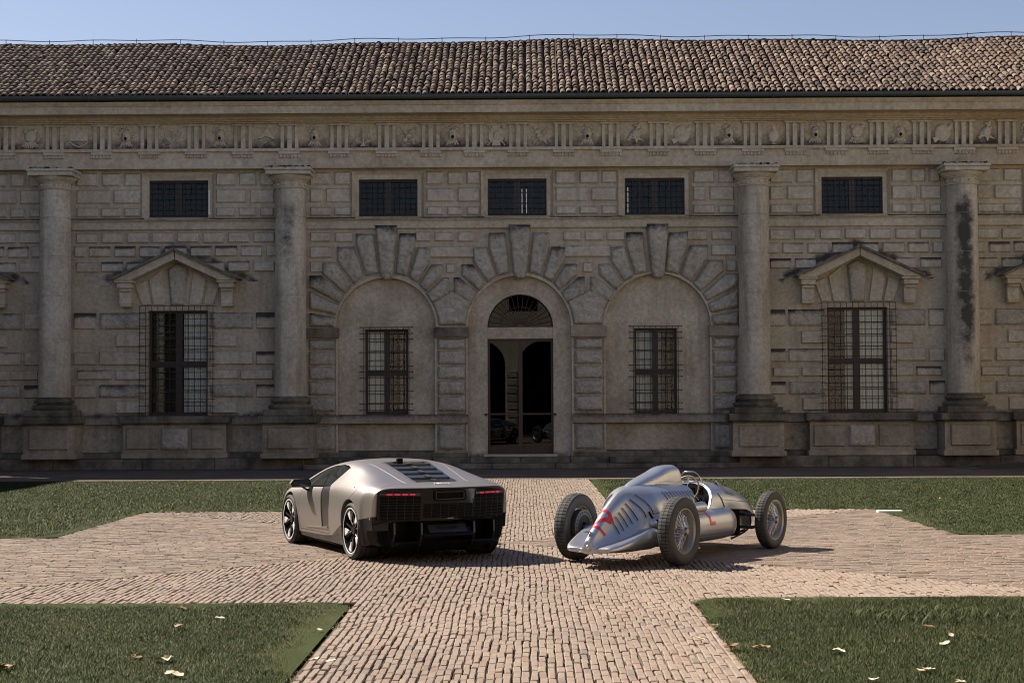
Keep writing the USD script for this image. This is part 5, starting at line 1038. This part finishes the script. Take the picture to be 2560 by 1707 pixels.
# ================================================================= the silver racing car of the thirties
rc = xform('racing_car', None, (1.272, 20.447, 0), 90 - 33.3)
tag(rc, 'silver vintage single seat racing car with wire wheels and red number on its tail', 'racing car')
HS = [
 (-.95, [(0, .345), (.03, .34), (.05, .31), (.07, .27), (.09, .23), (.09, .20), (.05, .18), (0, .18)]),
 (-.70, [(0, .560), (.058, .55), (.078, .46), (.105, .37), (.17, .29), (.22, .24), (.15, .19), (0, .185)]),
 (-.50, [(0, .712), (.066, .70), (.095, .60), (.13, .48), (.21, .37), (.30, .29), (.20, .18), (0, .175)]),
 (-.18, [(0, .890), (.085, .87), (.135, .75), (.185, .60), (.27, .47), (.35, .34), (.30, .18), (0, .17)]),
 (-.04, [(0, .928), (.11, .916), (.215, .83), (.30, .69), (.34, .52), (.375, .35), (.31, .17), (0, .168)]),
 (.14, [(0, .960), (.13, .952), (.285, .885), (.385, .75), (.415, .57), (.42, .36), (.34, .165), (0, .16)]),
 (.50, [(0, .972), (.15, .958), (.315, .885), (.405, .74), (.435, .56), (.435, .36), (.35, .16), (0, .155)]),
 (1.0, [(0, .95), (.17, .94), (.335, .86), (.42, .72), (.45, .55), (.45, .36), (.38, .15), (0, .15)]),
 (1.5, [(0, .93), (.18, .92), (.345, .85), (.425, .72), (.455, .55), (.45, .36), (.38, .15), (0, .15)]),
 (1.85, [(0, .935), (.18, .92), (.34, .84), (.42, .70), (.445, .53), (.44, .36), (.36, .15), (0, .15)]),
 (2.3, [(0, .885), (.17, .87), (.315, .79), (.39, .67), (.415, .54), (.40, .36), (.32, .17), (0, .16)]),
 (2.75, [(0, .775), (.15, .76), (.275, .69), (.34, .59), (.365, .48), (.35, .36), (.28, .20), (0, .18)]),
 (3.05, [(0, .63), (.12, .62), (.21, .565), (.27, .49), (.29, .42), (.28, .33), (.20, .24), (0, .22)]),
 (3.25, [(0, .47), (.06, .465), (.10, .45), (.14, .42), (.15, .38), (.14, .35), (.09, .32), (0, .31)])]
TP = [
 (-.925, [(0, .235), (.15, .250), (.25, .258), (.29, .244), (.29, .222), (.27, .203), (.14, .195), (0, .19)]),
 (-.90, [(0, .24), (.16, .26), (.27, .275), (.315, .252), (.315, .222), (.29, .20), (.14, .19), (0, .185)]),
 (-.75, [(0, .25), (.18, .285), (.34, .315), (.39, .288), (.39, .245), (.365, .20), (.20, .18), (0, .175)]),
 (-.40, [(0, .28), (.22, .345), (.40, .41), (.46, .385), (.47, .31), (.435, .20), (.25, .165), (0, .165)]),
 (-.15, [(0, .30), (.25, .41), (.42, .475), (.485, .445), (.50, .34), (.465, .20), (.25, .165), (0, .165)]),
 (-.02, [(0, .30), (.25, .41), (.40, .455), (.465, .425), (.485, .33), (.45, .20), (.25, .165), (0, .165)])]
HR_ = [
 (.02, [(0, .945), (.04, .942), (.07, .92), (.085, .88), (.09, .80), (0, .80)]),
 (.20, [(0, 1.005), (.075, 1.004), (.12, .965), (.128, .89), (.13, .78), (0, .78)]),
 (.60, [(0, 1.10), (.09, 1.10), (.145, 1.045), (.152, .94), (.152, .78), (0, .78)]),
 (.90, [(0, 1.168), (.095, 1.168), (.152, 1.10), (.158, .97), (.158, .78), (0, .78)]),
 (1.08, [(0, 1.176), (.095, 1.176), (.152, 1.105), (.158, .97), (.158, .78), (0, .78)]),
 (1.17, [(0, 1.150), (.09, 1.149), (.145, 1.085), (.152, .96), (.152, .78), (0, .78)]),
 (1.20, [(0, 1.11), (.075, 1.11), (.125, 1.05), (.14, .94), (.14, .78), (0, .78)])]
TK = [
 (.55, [(0, .585), (.30, .595), (.47, .585), (.545, .52), (.57, .42), (.555, .29), (.49, .18), (0, .15)]),
 (1.0, [(0, .60), (.30, .615), (.48, .605), (.565, .535), (.59, .42), (.575, .28), (.50, .17), (0, .14)]),
 (1.72, [(0, .60), (.30, .615), (.48, .605), (.565, .535), (.59, .42), (.575, .28), (.50, .17), (0, .14)]),
 (1.92, [(0, .59), (.30, .605), (.46, .59), (.545, .52), (.57, .41), (.555, .28), (.48, .175), (0, .15)]),
 (2.01, [(0, .56), (.28, .57), (.43, .555), (.505, .49), (.53, .40), (.515, .29), (.45, .195), (0, .17)]),
 (2.05, [(0, .50), (.24, .51), (.38, .50), (.45, .45), (.475, .385), (.46, .30), (.40, .23), (0, .20)])]
hull = loft(HS, 130, 40); tail = loft(TP, 60, 36); head = loft(HR_, 60, 30); tank = loft(TK, 60, 36)
def ell(c, r): return m3.Manifold.sphere(1.0, 48).scale(list(r)).translate(list(c))
bulge = ell((.24, -.36, .50), (.30, .12, .115)) + ell((.24, .36, .50), (.30, .12, .115)) + ell((.60, -.34, .66), (.55, .09, .12)) + ell((.60, .34, .66), (.55, .09, .12))
upper = hull + head + bulge + tail
def soften(m, edge, lam, it):
    v, f = vf(m.refine_to_length(edge)); t = trimesh.Trimesh(v, f, process=True); trimesh.smoothing.filter_taubin(t, lamb=lam, nu=lam + .02, iterations=it); return m3.Manifold(m3.Mesh(np.asarray(t.vertices, np.float32), np.asarray(t.faces, np.uint32)))
upper = soften(upper, .024, .5, 22)
hitu = Hit(upper); hitk = Hit(tank)
pit_in = loft([(x, [(y * .93, z - .018 if z > .4 else z + .04) for y, z in P]) for x, P in HS if .0 <= x <= 2.8], 60, 32)
cut = mprism([(.93, .605), (1.385, .605), (1.44, .66), (1.73, .945), (1.95, 1.25), (1.5, 1.4), (1.225, .965), (1.10, .80)], -1, 1)
pit = pit_in ^ mbox(.96, 2.28, -.6, .6, .22, 1.0)
front_gap = mprism([(2.03, .0), (2.03, .565), (2.62, .525), (2.86, .47), (2.86, .0)], -1, 1)
shellu = upper - cut - pit - (front_gap - mbox(1.9, 3, -.23, .23, 0, .6))
nose_line = mprism(list(sg.LineString([(1.95, .62), (2.02, .80), (2.02, .95)]).buffer(.004).exterior.coords)[:-1], -1, 1)
put('body', shellu - mprism(list(sg.LineString([(-.02, .60), (.12, .625), (.60, .625)]).buffer(.003).exterior.coords)[:-1], -1, 1) - mprism(list(sg.LineString([(1.80, .70), (2.85, .605)]).buffer(.003).exterior.coords)[:-1], -1, 1), 'silver_paint', rc, smooth=40)
put('side_tank', tank - pit - mprism(list(sg.LineString([(.56, .292), (2.06, .288)]).buffer(.003).exterior.coords)[:-1], -1, 1), 'silver_paint', rc, smooth=40)
put('inner_frame', mprism([(1.9, .17), (2.9, .20), (2.9, .50), (1.9, .58)], -.228, .228) + mbox(1.9, 2.50, -.335, .335, .185, .535), 'deep_black', rc)
for s in (1, -1):
    put('rivet', cat(*[blob(tuple(hitk([(x, s * 2, .29)], (0, -s, 0))[0][0]), (.007, .004, .007), 1) for x in np.arange(.72, 1.98, .16)]), 'dull_metal', rc, kind='stuff')
# slots
def slot(xa, za, xb, zb, s, w=.017, hit_=hitu, bow=.02):
    t = np.linspace(0, 1, 9); x = xa + (xb - xa) * t + bow * np.sin(np.pi * t); z = za + (zb - za) * t
    p, n = hit_(np.column_stack([x, np.full(9, s * 2.0), z]), (0, -s, 0)); ok = ~np.isnan(p[:, 0])
    if ok.sum() < 4: return
    p, n = p[ok], n[ok]
    put('slot', ribbon(p, n, w * 1.35, .0025), 'hole', rc)
    put('slot_lip', tube(p + n * .004 + np.array([-.016, 0, 0]), .0042, 5), 'silver_paint', rc, smooth=True)
for s in (-1, 1):
    for k in range(7): slot(-.545 + .078 * k, .545 + .050 * k, -.515 + .090 * k, .395 + .036 * k, s, .016)
    for k in range(10): slot(.36 + .080 * k, .865 - .002 * k, .42 + .082 * k, .685 + .004 * k, s, .019, bow=-.01)
    for k in range(5): slot(1.98 + .055 * k, .862 - .012 * k, 2.05 + .055 * k, .755 - .008 * k, s, .014)
# red numbers: on the tail, the sides and the nose
TWO = outline([[(-.085, .155), (-.06, .195), (-.01, .215), (.045, .20), (.075, .15), (.06, .095), (-.01, .0), (-.085, -.105), (-.085, -.12), (.085, -.12)]], .045)
dirn = np.array([.55, 0, -.83]); u_ = np.array([0, -1, 0.]); v_ = np.cross(dirn, u_); v_ = v_ if v_[2] > 0 else -v_
put('race_number', decal(hitu, sa.scale(TWO, .92, .86, origin=(0, 0)), np.array([-.685, -.025, .55]) - dirn * 1.0, u_, v_, dirn, .003, .014), 'red_paint', rc)
put('race_number', decal(hitk, outline([[(-.048, .17), (-.035, .13), (-.008, .08), (0, .0), (.125, 0)]], .05), (1.155, -2, .43), (1, 0, 0), (0, 0, 1), (0, 1, 0), .003, .014), 'red_paint', rc)
put('race_number', decal(hitk, outline([[(-.048, .17), (-.035, .13), (-.008, .08), (0, .0), (.125, 0)]], .05), (1.155, 2, .43), (-1, 0, 0), (0, 0, 1), (0, -1, 0), .003, .014), 'red_paint', rc)
dn2 = np.array([-.5, 0, -.85]); put('race_number', decal(hitu, sa.scale(TWO, 1.2, 1.2, origin=(0, 0)), np.array([2.86, 0, .70]) - dn2, np.array([0, 1., 0]), np.array([-.85, 0, .5]), dn2, .003, .014), 'red_paint', rc)
# cockpit: rim, dash, seat, wheel, screen
def rim_path():
    z = np.concatenate([np.linspace(.612, .93, 14)]); pts = []
    for zz in z:
        x = np.interp(zz, [.605, .66, .945], [1.385, 1.44, 1.73]); p, n = hitu([(x, -2, zz)], (0, 1, 0)); pts.append(p[0])
    pts = [q for q in pts if not np.isnan(q[0])]; top = []
    for yy in np.linspace(pts[-1][1], 0, 9)[1:]:
        p, n = hitu([(1.73, yy, 2)], (0, 0, -1)); top.append(p[0])
    h = np.vstack([pts, top]); return np.vstack([h, (h * np.array([1, -1, 1]))[:-1][::-1]])
put('cockpit_rim', tube(rim_path(), .013, 8), 'bright_metal', rc, smooth=True)
ds = xform('dashboard', rc, (0, 0, 0))
put('panel', (pit_in ^ mbox(1.80, 1.815, -.5, .5, .42, 1.0)), 'dash_grey', ds)
for y, z in ((.02, .80), (-.10, .80), (.05, .665), (-.08, .665), (-.21, .665)):
    put('gauge', cat(box(1.785, 1.80, y - .042, y + .042, z - .042, z + .042)), 'deep_black', ds)
    a = np.linspace(0, 2 * np.pi, 17); put('gauge_ring', tube(np.column_stack([np.full(17, 1.783), y + .033 * np.cos(a), z + .033 * np.sin(a)]), .0035, 4), 'dull_metal', ds)
put('seat', cat(cbox(1.0, 1.12, -.24, .24, .30, .86, .04), cbox(1.05, 1.55, -.24, .24, .26, .36, .04)), 'brown_leather', rc, smooth=35)
put('floor_pan', mbox(.97, 2.2, -.38, .38, .225, .24), 'deep_black', rc)
sw = xform('steering_wheel', rc, (1.60, 0, .835)); a = np.linspace(0, 2 * np.pi, 41); ti = math.radians(20); cy = lambda p: np.column_stack([p[:, 0] * math.cos(ti) + p[:, 2] * math.sin(ti), p[:, 1], -p[:, 0] * math.sin(ti) + p[:, 2] * math.cos(ti)])
put('rim', tube(cy(np.column_stack([0 * a, .178 * np.cos(a), .178 * np.sin(a)])), .0125, 8), 'old_wood', sw, smooth=True)
for b in (math.pi / 2, math.pi * 7 / 6 + .35, -math.pi / 6 - .35): put('spoke', tube(cy(np.array([[.01, 0, 0], [0, .17 * math.cos(b), .17 * math.sin(b)]])), .010, 6), 'bright_metal', sw, smooth=True)
put('hub', tube(cy(np.array([[-.012, 0, 0], [.03, 0, 0]])), .035, 16), 'bright_metal', sw); put('column', tube([[.02, 0, -.01], [.45, 0, -.18]], .016, 8), 'dull_metal', sw)
sc2 = xform('aero_screen', rc, (0, 0, 0)); fp = np.array([[1.73, -.165, .905], [1.71, -.15, .97], [1.69, -.115, 1.06], [1.685, 0, 1.068], [1.69, .115, 1.06], [1.71, .15, .97], [1.73, .165, .905]])
put('frame', tube(bspl(fp, 40), .008, 6), 'bright_metal', sc2, smooth=True)
g_ = bspl(fp, 24); put('glass', (np.vstack([g_, [[1.735, 0, .93]]]), np.array([[i, i + 1, 24] for i in range(23)])), 'pane', sc2)
for s in (1, -1): put('clamp', cat(cbox(1.715, 1.765, *sorted((s * .14, s * .185)), .89, .945, .008)), 'bright_metal', sc2, smooth=30)
# intakes, caps and fittings
for s in (1, -1):
    put('side_duct', lathe([(0, 0), (.062, .0), (.075, .012), (.075, .05), (.07, .055), (.076, .06), (.074, .50), (.0, .52)], 28)[0:2] if False else (lambda m: (np.column_stack([1.10 - m[0][:, 2], s * .50 + m[0][:, 0], .64 + m[0][:, 1]]), m[1]))(lathe([(0, 0), (.05, .0), (.072, .02), (.076, .05), (.070, .055), (.078, .06), (.076, .45), (.0, .47)], 28)), 'silver_paint', rc, smooth=35)
    p, n = hitu([(2.06, s * .20, 2)], (0, 0, -1))
    put('nose_scoop', m3.Manifold.hull_points(np.array([p[0] + np.array(o) for o in [(-.02, -.07, -.03), (-.02, .07, -.03), (.0, 0, .055), (.16, -.05, -.05), (.16, .05, -.05), (.10, 0, .012)]])), 'silver_paint', rc, smooth=40)
    put('scoop_mouth', m3.Manifold.hull_points(np.array([p[0] + np.array(o) for o in [(-.022, -.055, -.02), (-.022, .055, -.02), (-.006, 0, .042), (-.018, -.055, -.02), (-.018, .055, -.02), (-.002, 0, .042)]])), 'hole', rc)
    q = np.array([[1.83, s * .405, .60], [1.80, s * .40, .70], [1.76, s * .375, .78]]); pp, nq = hitu(q + np.array([0, s * 2, 0]), (0, -s, 0)); put('bonnet_strap', ribbon(pp, nq, .022, .006), 'deep_black', rc)
    pp, nq = hitu(np.array([[2.86, s * 2, .50], [2.83, s * 2, .56], [2.80, s * 2, .64]]), (0, -s, 0)); put('bonnet_strap', ribbon(pp, nq, .020, .006), 'deep_black', rc)
    zz = np.linspace(.64, .36, 9); pp, nq = hitu(np.column_stack([np.linspace(-.02, .06, 9), np.full(9, s * 2.), zz]), (0, -s, 0)); ok = ~np.isnan(pp[:, 0]); put('bonnet_strap', ribbon(pp[ok], nq[ok], .024, .006), 'deep_black', rc)
    p, n = hitu([(-.10, s * 2, .66)], (0, -s, 0)); put('filler_cap', cat(blob(p[0] + n[0] * .012, (.015, .013, .012), 2), tube([p[0], p[0] + n[0] * .05], .008, 6)), 'bright_metal', rc, smooth=True)
p, n = hitu([(-.88, 0, 2)], (0, 0, -1)); p = p[0]
put('tail_catch', cat(tube([p + np.array([.03, .0, .012]), p + np.array([-.01, .035, .03]), p + np.array([-.03, .07, .028])], [.02, .016, .006], 8), blob(p + np.array([.01, 0, .01]), (.03, .022, .022), 2)), 'dull_metal', rc, smooth=True)
put('jacking_stub', cat(blob((-.915, 0, .255), (.05, .03, .05), 2)), 'silver_paint', rc, smooth=True)
# axles and front suspension
for s in (1, -1):
    put('half_shaft', tube([[0, s * .30, .36], [0, s * .66, .42]], .035, 10), 'dull_metal', rc, smooth=True)
    put('trailing_arm', cat(tube([[2.52, s * .22, .46], [2.52, s * .50, .46], [2.70, s * .60, .44]], .022, 8), tube([[2.52, s * .22, .29], [2.52, s * .50, .29], [2.70, s * .60, .31]], .022, 8)), 'dark_grey', rc, smooth=True)
    put('front_hub_carrier', cat(tube([[2.70, s * .60, .27], [2.70, s * .60, .48]], .03, 8), lathe([(0, s * .52), (.16, s * .52), (.17, s * .60), (.1, s * .64)], 28, 'y')[0:0] or blob((2.70, s * .58, .385), (.05, .05, .05), 1)), 'dark_grey', rc, smooth=True)
    put('brake_line', tube(bspl([(2.62, s * .24, .56), (2.63, s * .40, .52), (2.60, s * .46, .40), (2.60, s * .44, .26), (2.45, s * .36, .19), (2.1, s * .40, .165)], 20), .013, 6), 'dark_metal', rc, smooth=True)
# wire wheels
def wire_wheel(r, w, rim, side_, tr):
    t = xform('wheel', rc, (0, 0, 0)); s = side_; h = w / 2
    put('tyre', tyre(r - .012, w, rim, 72), 'tyre_wall', t, smooth=35)
    bx = []; n = 58
    for k in range(n):
        a0, a1 = 2 * math.pi * (k + .06) / n, 2 * math.pi * (k + .86) / n
        for y0, y1 in ((-h * .80, -h * .34), (-h * .28, h * .28), (h * .34, h * .80)):
            sh = .5 if y0 > -h * .3 and y1 < h * .3 else 0
            c0, c1 = a0 + sh * 2 * math.pi / n * .0, a1
            dr = .010 if abs(y0 + y1) > h * .3 else 0
            bx.append(m3.Manifold.hull_points(np.array([(rr * math.cos(a), y, rr * math.sin(a)) for a in (c0, c1) for y, ro_ in ((y0, r - (dr if y0 < -h * .5 else 0)), (y1, r - (dr if y1 > h * .5 else 0))) for rr in (r - .024, ro_)])))
    put('tread', cat(*bx), 'old_rubber', t, kind='stuff')
    put('rim', lathe([(rim + .006, s * h * .78), (rim + .012, s * h * .86), (rim - .004, s * h * .88), (rim - .022, s * h * .70), (rim - .030, s * h * .30), (rim - .045, 0), (rim - .030, -s * h * .4), (rim - .016, -s * h * .72), (rim + .010, -s * h * .88)], 72, 'y'), 'dull_metal', t, smooth=35)
    ws_ = []
    for k in range(24):
        for a_in, yi, yo_ in ((.30, s * (h * .55 + .03), s * h * .15), (-.30, s * (h * .55 + .03), s * h * .15), (.42, -s * .02, -s * h * .10)):
            a = 2 * math.pi * k / 24 + (.06 if a_in < 0 else 0); ri, ro_ = (.052, rim - .032) 
            ws_.append(tube([[ri * math.cos(a + a_in * 2.2), yi, ri * math.sin(a + a_in * 2.2)], [ro_ * math.cos(a), yo_, ro_ * math.sin(a)]], .0032, 4, False))
    put('wire_spokes', cat(*ws_), 'bright_metal', t, kind='stuff')
    put('hub', lathe([(.04, -s * .06), (.055, -s * .05), (.05, s * h * .3), (.056, s * (h * .55 + .03)), (.045, s * (h * .55 + .045))], 28, 'y'), 'dull_metal', t, smooth=35)
    put('hub_nut', lathe([(.0, s * (h + .025)), (.032, s * (h + .022)), (.040, s * (h + .01)), (.043, s * h * .6), (.03, s * h * .5)], 8 if False else 20, 'y'), 'dull_metal', t, smooth=30)
    put('brake_drum', lathe([(.06, -s * h * 1.25), (rim * .78, -s * h * 1.22), (rim * .80, -s * h * 1.05), (rim * .80, -s * h * .25), (.05, -s * h * .2)], 48, 'y'), 'dark_grey', t, smooth=35)
    put('drum_flange', lathe([(rim * .55, -s * h * 1.285), (rim * .80, -s * h * 1.28), (rim * .80, -s * h * 1.20)], 48, 'y'), 'dash_grey', t, smooth=35)
    put('vent_hole', cat(*[tube([(rim * .69 * math.cos(a), -s * h * 1.30, rim * .69 * math.sin(a)), (rim * .69 * math.cos(a), -s * h * 1.25, rim * .69 * math.sin(a))], .011, 8) for a in np.arange(24) * 2 * math.pi / 24]), 'hole', t, kind='stuff')
    return t
for s in (1, -1):
    move(wire_wheel(.420, .185, .272, s, 1), (0, s * .735, .420)); move(wire_wheel(.388, .155, .268, s, 0), (2.715, s * .695, .388))
